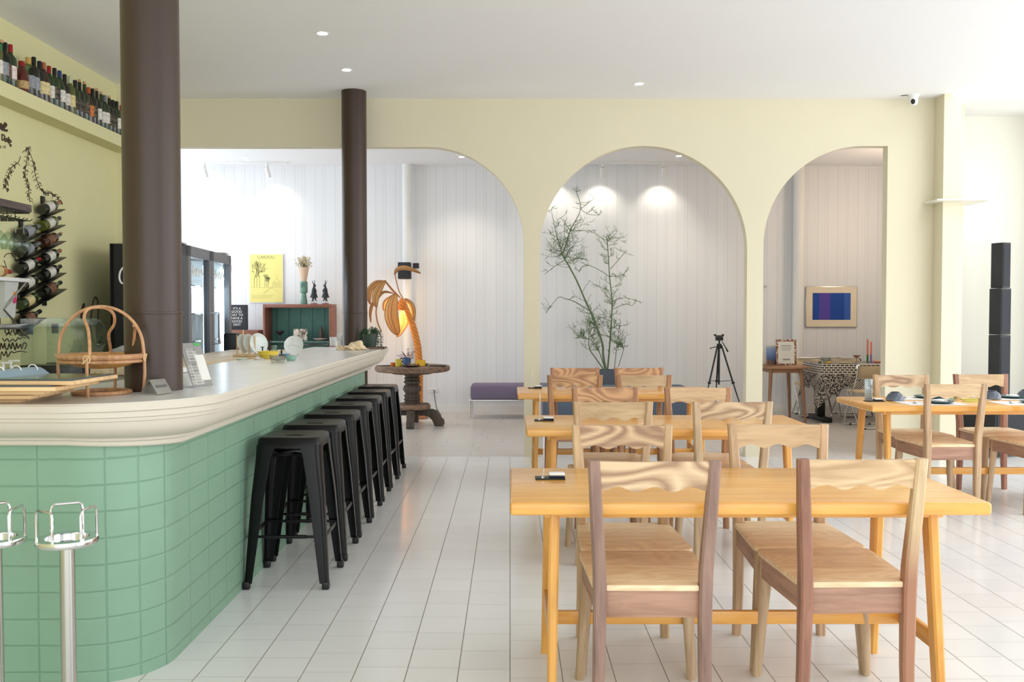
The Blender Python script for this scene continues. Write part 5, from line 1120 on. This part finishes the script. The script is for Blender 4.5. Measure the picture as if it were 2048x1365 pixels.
MB().cyl((0, 0, .48), (0, 0, 1.04), .011, seg=12).cyl((0, 0, .94), (0, 0, 1.0), .03, seg=14).build('centre_column', M_black, t)
MB().box((0, 0, 1.065), (.09, .07, .05), .008).box((0, 0, 1.10), (.10, .08, .015), .003).box((-.055, 0, 1.11), (.02, .05, .025), .003).box((.045, 0, 1.11), (.02, .05, .025), .003).build('pan_head', M_black, t)
MB().tube([(.03, -.02, 1.03), (.07, -.04, .96), (.10, -.05, .90)], [.006, .006, .012], 8).build('pan_handle', M_black, t)
MB().tube([(-.02, 0, .965), (-.11, 0, .945), (-.115, 0, .93)], .006, 6).build('crank', M_black, t)

# ------------------------------------------------------------------ rear right: side table, frames, painting, cloth table, folding chairs
M_oak = wood('mid_oak', (176, 124, 80), (138, 92, 58), 'X', .45); M_oakZ = wood('mid_oak_leg', (168, 116, 74), (130, 86, 54), 'Z', .45)
t = thing('side_table', 'mid-brown wooden side table with splayed legs holding picture frames', 'side table', (3.5, 11.98, 0))
rr = []
for cx, cy, s in ((.14, .22, 0), (-.14, .22, PI/2), (-.14, -.22, PI), (.14, -.22, 1.5*PI)): rr += arc(cx, cy, .16, s, s+PI/2, 8)
MB().prism(rr, .685, .715, 'XY', bev=.006).build('tabletop', M_oak, t, ang=.4); MB().box2((-.2, -.27, .63), (.2, .27, .685), .004).build('apron', M_oak, t)
for sx in (-1, 1):
    for sy in (-1, 1): MB().tube([(sx*.19, sy*.27, .69), (sx*.235, sy*.33, 0)], [.026, .016], 10).build('leg', M_oakZ, t)
def easel(px, w, h, Y, rz, lab, frame_m, face_m, fw, cat, nm):
    x = atY(px, 726, Y).x; t = thing(nm, lab, cat, (x, Y, .7165), rz)
    rt = Euler((-.14, 0, 0)); MB().box((0, .03, h/2), (w, .012, h), .002, rt).build('frame', frame_m, t)
    MB().box((0, .0225, h/2), (w-2*fw, .004, h-2*fw), 0, rt).build('sheet', face_m, t, smooth=False)
    MB().box((0, .075, .06), (.05, .10, .012), .001, Euler((.9, 0, 0))).build('prop', M_black, t); return t
kt = NT('mottled_tortoise_frame'); v_ = kt.n('ShaderNodeTexVoronoi'); kt.t.links.new(kt.coord(), v_.inputs['Vector']); v_.inputs['Scale'].default_value = 55; kt.P(Base_Color=kt.mix(kt.M('GREATER_THAN', v_.outputs['Distance'], .62), lin((128, 70, 40)), lin((220, 206, 184))), Roughness=.3)
e = easel(1573, .255, .335, 11.82, -.12, 'white notice in a mottled brown frame on the side table', kt.m, M_paper, .026, 'picture frame', 'notice_frame')
M_gink = mat('grey_text_ink', (150, 148, 142), .7)
MB().box((0, .0, .262), (.12, .002, .006)).box((0, .0, .245), (.13, .002, .004)).box((-.0, .0, .225), (.13, .002, .004)).box((0, .0, .205), (.11, .002, .004)).box((0, .0, .08), (.09, .002, .018)).build('printed_lines', M_gink, e, smooth=False).location = (0, -.012, 0)
for o in e.children:
    if o.name.startswith('printed_lines'): o.rotation_euler = (-.14, 0, 0); o.location = (0, -.0045, 0)
ks = NT('sea_and_meadow_print'); z_ = ks.xyz(ks.coord())[2]; n_ = ks.noise(ks.coord(), 40, 3); r_ = ks.n('ShaderNodeValToRGB'); ks.t.links.new(ks.M('ADD', ks.M('MULTIPLY', z_, 3.4), ks.M('MULTIPLY', n_, .08)), r_.inputs[0])
cr = r_.color_ramp; cr.elements[0].position = .2; cr.elements[0].color = (*lin((70, 72, 76)), 1); cr.elements[1].position = .9; cr.elements[1].color = (*lin((216, 214, 204)), 1)
for p_, c_ in ((.32, (96, 120, 170)), (.6, (128, 156, 206)), (.78, (150, 174, 214))): q_ = cr.elements.new(p_); q_.color = (*lin(c_), 1)
ks.P(Base_Color=r_.outputs[0], Roughness=.5)
easel(1545, .16, .26, 11.95, .1, 'blue seascape card standing left of the mottled brown frame', M_paper, ks.m, .004, 'card', 'seascape_card')
easel(1529, .17, .21, 12.08, 0, 'white card half hidden by the arch pillar on the side table', M_paper, M_paper, .004, 'card', 'white_card')
random.seed(2); m = MB()
for k in range(9): m.cyl((-.05+.012*k, random.uniform(-.01, .01), 0), (-.05+.012*k+random.uniform(-.004, .004), 0, random.uniform(.05, .10)), .003, seg=6)
m.box((0, 0, .004), (.13, .05, .008), .001); tag(m.build('pencil_holder', M_oakZ, loc=(atY(1540, 726, 11.72).x, 11.72, .7165)), 'low wooden rack of thin sticks before the seascape card', 'rack')
t = thing('painting', 'framed abstract painting of blue and purple stripes on the rear wall', 'painting', (4.484, YR-.016, 1.478))
MB().box((0, 0, 0), (.718, .03, .572), .003).build('frame', M_steel, t); MB().box((0, -.0152, 0), (.70, .003, .555)).build('mount', mat('ivory_mount', (238, 226, 202), .8, var=.02), t, smooth=False)
kp = NT('striped_painting'); ox = kp.xyz(kp.coord())[0]; nn = kp.noise(kp.coord('Object', (1, 1, 1)), 45, 3); rp = kp.n('ShaderNodeValToRGB'); rp.color_ramp.interpolation = 'CONSTANT'; kp.t.links.new(kp.M('ADD', kp.M('DIVIDE', ox, .53), .5), rp.inputs[0]); el = rp.color_ramp.elements
el[0].position = 0; el[0].color = (*lin((18, 76, 168)), 1); el[1].position = .17; el[1].color = (*lin((92, 72, 176)), 1)
for p_, c_ in ((.46, (12, 74, 166)), (.83, (54, 100, 190))): q_ = el.new(p_); q_.color = (*lin(c_), 1)
kp.P(Base_Color=kp.mix(kp.M('MULTIPLY', nn, .35), rp.outputs[0], lin((20, 40, 110))), Roughness=.7)
MB().box((0, -.0175, .005), (.53, .003, .375)).build('painted_panel', kp.m, t, smooth=False)

t = thing('trestle_table', 'table under the black and white cloth with black trestle foot', 'table', (4.58, 11.98, 0))
MB().box2((-.64, -.35, .715), (.64, .35, .742), .004).build('tabletop', M_oak, t)
for s in (-1, 1): MB().box2((s*.55-.05, -.05, .05), (s*.55+.05, .05, .715), .006).box2((s*.55-.06, -.3, 0), (s*.55+.06, .3, .06), .012).build('trestle_leg', M_black, t)
kc = NT('black_white_patterned_cloth'); uv = kc.n('ShaderNodeUVMap'); uv.uv_map = 'UVMap'; U = kc.xyz(uv.outputs[0])
vo = kc.n('ShaderNodeTexVoronoi'); mp = kc.n('ShaderNodeMapping'); kc.t.links.new(uv.outputs[0], mp.inputs[0]); kc.t.links.new(mp.outputs[0], vo.inputs['Vector']); vo.inputs['Scale'].default_value = 92
dots = kc.M('LESS_THAN', vo.outputs['Distance'], .44)
br = kc.n('ShaderNodeTexBrick'); kc.t.links.new(uv.outputs[0], br.inputs['Vector']); br.inputs['Scale'].default_value = 9; br.inputs['Mortar Size'].default_value = .05; br.inputs['Color1'].default_value = (0, 0, 0, 1); br.inputs['Color2'].default_value = (0, 0, 0, 1); br.inputs['Mortar'].default_value = (1, 1, 1, 1)
strp = kc.M('LESS_THAN', kc.M('FRACT', kc.M('MULTIPLY', kc.M('ADD', U[0], U[1]), 38)), .5)
drop = U[1]  # distance over the edge
big = kc.M('GREATER_THAN', kc.M('SINE', kc.M('ADD', kc.M('MULTIPLY', U[0], 9), kc.M('MULTIPLY', U[1], 13))), .78)
pat = kc.mix(kc.M('GREATER_THAN', drop, .12), br.outputs[0], kc.mix(big, kc.mix(dots, (0, 0, 0), (1, 1, 1)), kc.mix(strp, (0, 0, 0), (1, 1, 1))))
kc.P(Base_Color=kc.mix(pat, lin((40, 36, 36)), lin((222, 214, 202))), Roughness=.85)
def cloth():
    bm = bmesh.new(); uvl = bm.loops.layers.uv.new('UVMap'); hx, hy, z = .66, .37, .7435
    per = []  # perimeter samples: left-back -> left-front -> right-front
    n1, n2 = 18, 34
    for i in range(n1): per.append((-hx, hy-2*hy*i/n1, -1, 0))
    for i in range(n2+1): per.append((-hx+2*hx*i/n2, -hy, 0, -1))
    cols = []; s = 0; rows = 9
    for i, (x, y, nx, ny) in enumerate(per):
        corner = math.exp(-((i-n1)/3.2)**2); back = math.exp(-((i-0)/4.0)**2)
        L = .30+.26*corner+.14*back+.03*math.sin(i*.9) - (.04 if i > n1+12 else 0)
        nrm = Vector((nx, ny, 0)) if corner < .05 else Vector((-(corner) if ny else nx, -(corner) if nx else ny, 0)).normalized()
        cs = []
        for r in range(rows+1):
            q = r/rows; fl = .03*q+.035*q*(.5+.5*math.sin(i*1.25))+.05*corner*q
            cs.append((bm.verts.new((x+nrm.x*fl, y+nrm.y*fl, z-L*q)), L*q))
        cols.append((cs, s)); s += 2*hy/n1 if i < n1 else 2*hx/n2
    for (a, sa), (b, sb) in zip(cols, cols[1:]):
        for r in range(rows):
            f = bm.faces.new((a[r][0], b[r][0], b[r+1][0], a[r+1][0]))
            for l, u in zip(f.loops, ((sa, a[r][1]), (sb, b[r][1]), (sb, b[r+1][1]), (sa, a[r+1][1]))): l[uvl].uv = u
    f = bm.faces.new([bm.verts.new(p) for p in ((-hx, -hy, z+.0005), (hx, -hy, z+.0005), (hx, hy, z+.0005), (-hx, hy, z+.0005))])
    for l in f.loops: l[uvl].uv = (l.vert.co.x+1, -.3+l.vert.co.y*.2)
    m = MB(); m.bm.free(); m.bm = bm; o = m.build('tablecloth', kc.m, loc=(4.58, 11.98, 0)); md = o.modifiers.new('thick', 'SOLIDIFY'); md.thickness = .003; md.offset = 1
    return o
tag(cloth(), 'black and white patterned cloth draped over the trestle table', 'tablecloth')
ZC = .749
def onc(px, Y): return (atY(px, 726, Y).x, Y, ZC)
tag(MB().lathe([(0, 0), (.03, 0), (.03, .012), (.05, .03), (.066, .07), (.062, .07), (.045, .03), (0, .018)], seg=28).build('glass_bowl', thin_glass('smoky_glass', (232, 236, 232), .3, .3), loc=onc(1652, 11.85)), 'clear glass bowl on the patterned cloth beside the side table', 'bowl')
tag(MB().lathe([(0, 0), (.036, 0), (.04, .01), (.03, .024), (0, .022)], seg=24).build('yellow_saucer', mat('amber_dish', (196, 156, 60), .4), loc=(onc(1652, 11.85)[0], 11.76, ZC)), 'small amber dish before the clear glass bowl', 'dish')
tag(MB().lathe([(0, 0), (.03, 0), (.03, .003), (.004, .008), (.004, .065), (.03, .08), (.052, .10), (.05, .103), (.028, .085), (0, .07)], seg=24).build('coupe', mat('bronze_coupe', (150, 118, 98), .3, metal=.4), loc=onc(1713, 11.8)), 'small bronze stemmed coupe on the patterned cloth', 'goblet')
for px, h, c0, c1, lab in ((1735, .30, (232, 118, 100), (46, 120, 58), 'tall coral candle in a green holder on the patterned cloth'), (1742, .27, (236, 130, 104), (150, 120, 190), 'coral candle fading to lilac, shorter of the two candles')):
    t = thing('candle', lab, 'candle', onc(px, 11.82), 0, 'tall candles'); MB().lathe([(0, 0), (.018, 0), (.018, .006), (.0125, .012), (.012, .11), (0, .11)], seg=14).build('holder', mat('holder_'+lab[:6]+str(px), c1, .4), t); MB().lathe([(0, .1), (.0105, .1), (.0095, h), (.004, h+.006), (0, h+.006)], seg=12).build('wax', mat('wax_'+str(px), c0, .5), t)
tag(MB().lathe([(0, 0), (.04, 0), (.075, .03), (.072, .034), (0, .01)], seg=24).build('pink_bowl', mat('salmon_glaze', (214, 150, 130), .35), loc=onc(1757, 11.75)), 'salmon pink bowl at the right edge of the arch view', 'bowl')
tag(MB().lathe([(0, 0), (.05, 0), (.09, .012), (.088, .015), (0, .005)], seg=24).build('plate', mat('olive_cream_plate', (198, 186, 140), .4, var=.2, scale=40), loc=onc(1690, 11.75)), 'olive cream plate in the middle of the patterned cloth', 'plate')
tag(MB().lathe([(0, 0), (.014, 0), (.02, .015), (.012, .03), (0, .034)], seg=12).build('lime', mat('green_fruit', (66, 92, 44), .5), loc=onc(1640, 11.72)), 'small green fruit at left of the glass bowl', 'fruit')
M_beige = mat('beige_chair_shell', (206, 184, 150), .5, var=.03)
def folding(x, y, rz, lab, src=[]):
    if src: return dup(src[0], (x, y, 0), rz, lab)
    t = thing('folding_chair', lab, 'folding chair', (x, y, 0), rz, 'chrome folding chairs'); src.append(t)
    w = .21
    MB().loft([[(-w+.015+ (2*w-.03)*i/12, -.215-.035*math.sin(PI*i/12)+dy, z) for i in range(13)] for z, dy in ((.61, .015), (.68, 0), (.755, -.01))], cap=False, closed=False).build('backrest', M_beige, t)
    for o in t.children: md = o.modifiers.new('thick', 'SOLIDIFY'); md.thickness = .012
    MB().box((0, -.0, .435), (.38, .38, .022), .01).build('seat', M_beige, t)
    for s in (-1, 1): pass
    MB().tube(spline([(-w, -.22, .76), (-w, -.20, .62), (-w, .08, .25), (-w, .20, .05), (-w+.03, .235, .014), (w-.03, .235, .014), (w, .20, .05), (w, .08, .25), (w, -.20, .62), (w, -.22, .76)], 4), .0105, 8).tube([(-w, -.22, .76), (-w+.03, -.235, .775), (w-.03, -.235, .775), (w, -.22, .76)], .0105, 8).build('back_frame', M_chrome, t)
    MB().tube(spline([(-w+.03, .17, .425), (-w+.03, .0, .24), (-w+.03, -.20, .05), (-w+.05, -.235, .014), (w-.05, -.235, .014), (w-.03, -.20, .05), (w-.03, .0, .24), (w-.03, .17, .425)], 4), .0095, 8).build('leg_frame', M_chrome, t)
    for s in (-1, 1): MB().box((s*.12, .235, .008), (.03, .026, .016), .003).box((s*.12, -.235, .008), (.03, .026, .016), .003).build('rubber_foot', M_black, t)
    return t
folding(4.36, 11.25, .0, 'chrome folding chair with beige back before the patterned cloth'); folding(4.06, 12.44, PI, 'chrome folding chair behind patterned cloth table, nearer the white pipe'); folding(4.62, 12.5, PI, 'chrome folding chair behind patterned cloth table, below the blue painting')

# ------------------------------------------------------------------ tower speaker, camera
M_spkr = mat('speaker_black', (30, 31, 35), .5, var=.08); M_grl = mat('perforated_grille', (34, 36, 42), .7, var=.5, scale=260)
t = thing('speaker_tower', 'tall black column loudspeaker of three stacked boxes on a subwoofer', 'speaker', (4.80, 9.04, 0), .35)
sub = MB().box2((-.27, -.2, .05), (.27, .2, .50), .01).build('subwoofer', M_spkr, t)
MB().box2((-.25, -.206, .07), (.25, -.2, .48)).build('sub_grille', M_grl, sub, smooth=False)
for sx in (-1, 1):
    for sy in (-1, 1): MB().cyl((sx*.22-.015, sy*.15, .025), (sx*.22+.015, sy*.15, .025), .025, seg=14).build('caster', M_black, t)
for z0, z1, w in ((.50, 1.176, .068), (1.18, 1.631, .066), (1.635, 2.075, .052)):
    b = MB().box2((-w, -.06, z0), (w, .08, z1), .006).build('column_box', M_spkr, t); MB().box2((-w+.01, -.064, z0+.02), (w-.01, -.06, z1-.02)).build('grille', M_grl, b, smooth=False)
p = atZ(1827, 190, CEIL); t = thing('security_camera', 'white dome security camera hanging from the ceiling above the right pillar', 'security camera', (p.x, p.y, CEIL))
MB().lathe([(0, 0), (.055, 0), (.055, -.012), (.042, -.02), (.042, -.06), (.038, -.08), (.026, -.096), (0, -.102)], seg=28).build('camera_body', M_wpl, t)
MB().ball((-.014, -.028, -.066), .022, (1, .8, 1.2)).build('lens', M_black, t)
MB().tube([(-.05, 0, -.003), (-.11, .02, -.003)], .003, 5).build('wire', M_black, t)

# ------------------------------------------------------------------ set table on the right
TZ = .7505
M_mat = mat('white_placemat', (232, 230, 228), .7, var=.02); M_tealr = mat('dark_teal_plate', (62, 96, 100), .35); M_lime = mat('lime_napkin', (200, 206, 80), .8)
kb = NT('speckled_blue_grey_bowl'); zz = kb.xyz(kb.coord())[2]; nz = kb.noise(kb.coord(), 160, 2); f = kb.M('ADD', kb.M('MULTIPLY', zz, 14), kb.M('MULTIPLY', kb.M('SUBTRACT', nz, .5), 1.6)); kb.P(Base_Color=kb.mix(f, lin((112, 122, 136)), lin((42, 50, 66))), Roughness=.22)
seats = [(2.98, 6.53, 'left front'), (3.08, 6.93, 'left rear'), (3.66, 6.53, 'right front'), (3.72, 6.93, 'right rear')]
for i, (x, y, w) in enumerate(seats):
    tag(MB().box((0, 0, .001), (.42, .28, .002)).build('placemat', M_mat, loc=(x, y, TZ), smooth=False), f'white paper placemat at the {w} seat of the set table', 'placemat', 'white placemats')
    t = thing('dinner_plate', f'dark teal plate with a white napkin at the {w} seat of the set table', 'plate', (x+.06, y, TZ+.003), 0, 'dark teal plates')
    MB().lathe([(0, 0), (.06, 0), (.095, .010), (.098, .016), (.09, .014), (.06, .006), (0, .005)], seg=36).build('plate_disc', M_tealr, t); blobmesh((0, 0, .006), (.05, .035, .011), 4+i, .2).build('folded_napkin', M_mat, t)
    s = thing('spoon', f'steel spoon lying at the {w} seat of the set table', 'spoon', (x-.12, y-.02, TZ+.0032), 1.2, 'steel spoons')
    MB().ball((0, 0, .004), .02, (1, .68, .2)).build('spoon_bowl', M_steel, s); MB().tube([(.015, 0, .004), (.06, 0, .008), (.14, 0, .004)], .0032, 6, sq=.6).build('spoon_handle', M_steel, s)
for px, py, lab in ((1790, 802, 'speckled blue-grey bowl upside down beside the green menu stand'), (1885, 797, 'speckled blue-grey bowl upside down behind chair crest in table middle'), (1984, 799, 'speckled blue-grey bowl upside down right of the chair crest'), (2052, 797, 'speckled blue-grey bowl cut off by the right picture edge')):
    p = atZ(px, py, TZ); tag(MB().lathe([(.062, 0), (.064, .003), (.06, .022), (.05, .042), (.036, .054), (.03, .056), (.03, .062), (.027, .063), (.024, .056), (0, .056)], seg=36).build('rice_bowl', kb.m, loc=(p.x, p.y, TZ+.003)), lab, 'bowl', 'upturned speckled bowls')
for px, py, lab in ((1905, 800, 'small clear tumbler beside the middle bowl'), ):
    p = atZ(px, py, TZ); tag(MB().lathe([(0, 0), (.028, 0), (.031, .003), (.034, .07), (.032, .07), (.028, .006), (0, .005)], seg=22).build('tumbler', M_glass, loc=(p.x, p.y, TZ+.003)), lab, 'glass')
for x, y, w in ((3.40, 6.82, 'middle'), (3.34, 6.66, 'front')): tag(MB().box((0, 0, .002), (.13, .045, .004), .001).build('lime_strip', M_lime, loc=(x, y, TZ+.0005)), f'lime green folded napkin at the {w} of the set table', 'napkin')
p = atZ(1745, 803, TZ); t = thing('menu_stand', 'green menu card in clear upright stand on the set table', 'menu stand', (p.x, p.y, TZ))
MB().box((.012, 0, .003), (.13, .075, .006), .001).build('base_plate', M_black, t); MB().box((-.03, 0, .085), (.058, .006, .155), .001).build('acrylic_panel', M_acryl, t)
mc = MB().box((-.03, -.0005, .085), (.05, .003, .148)).build('menu_card', mat('deep_green_card', (52, 96, 90), .4), t, smooth=False)
letters('menu', .014, M_paper, t, (-.03, -.0045, .10), (PI/2, 0, 0)) if False else MB().box((-.03, -.0022, .10), (.022, .001, .004)).box((-.03, -.0022, .09), (.03, .001, .003)).build('printed_lines', M_paper, t, smooth=False)
button(p.x+.035, p.y-.01, 'white call button beside the green menu card')
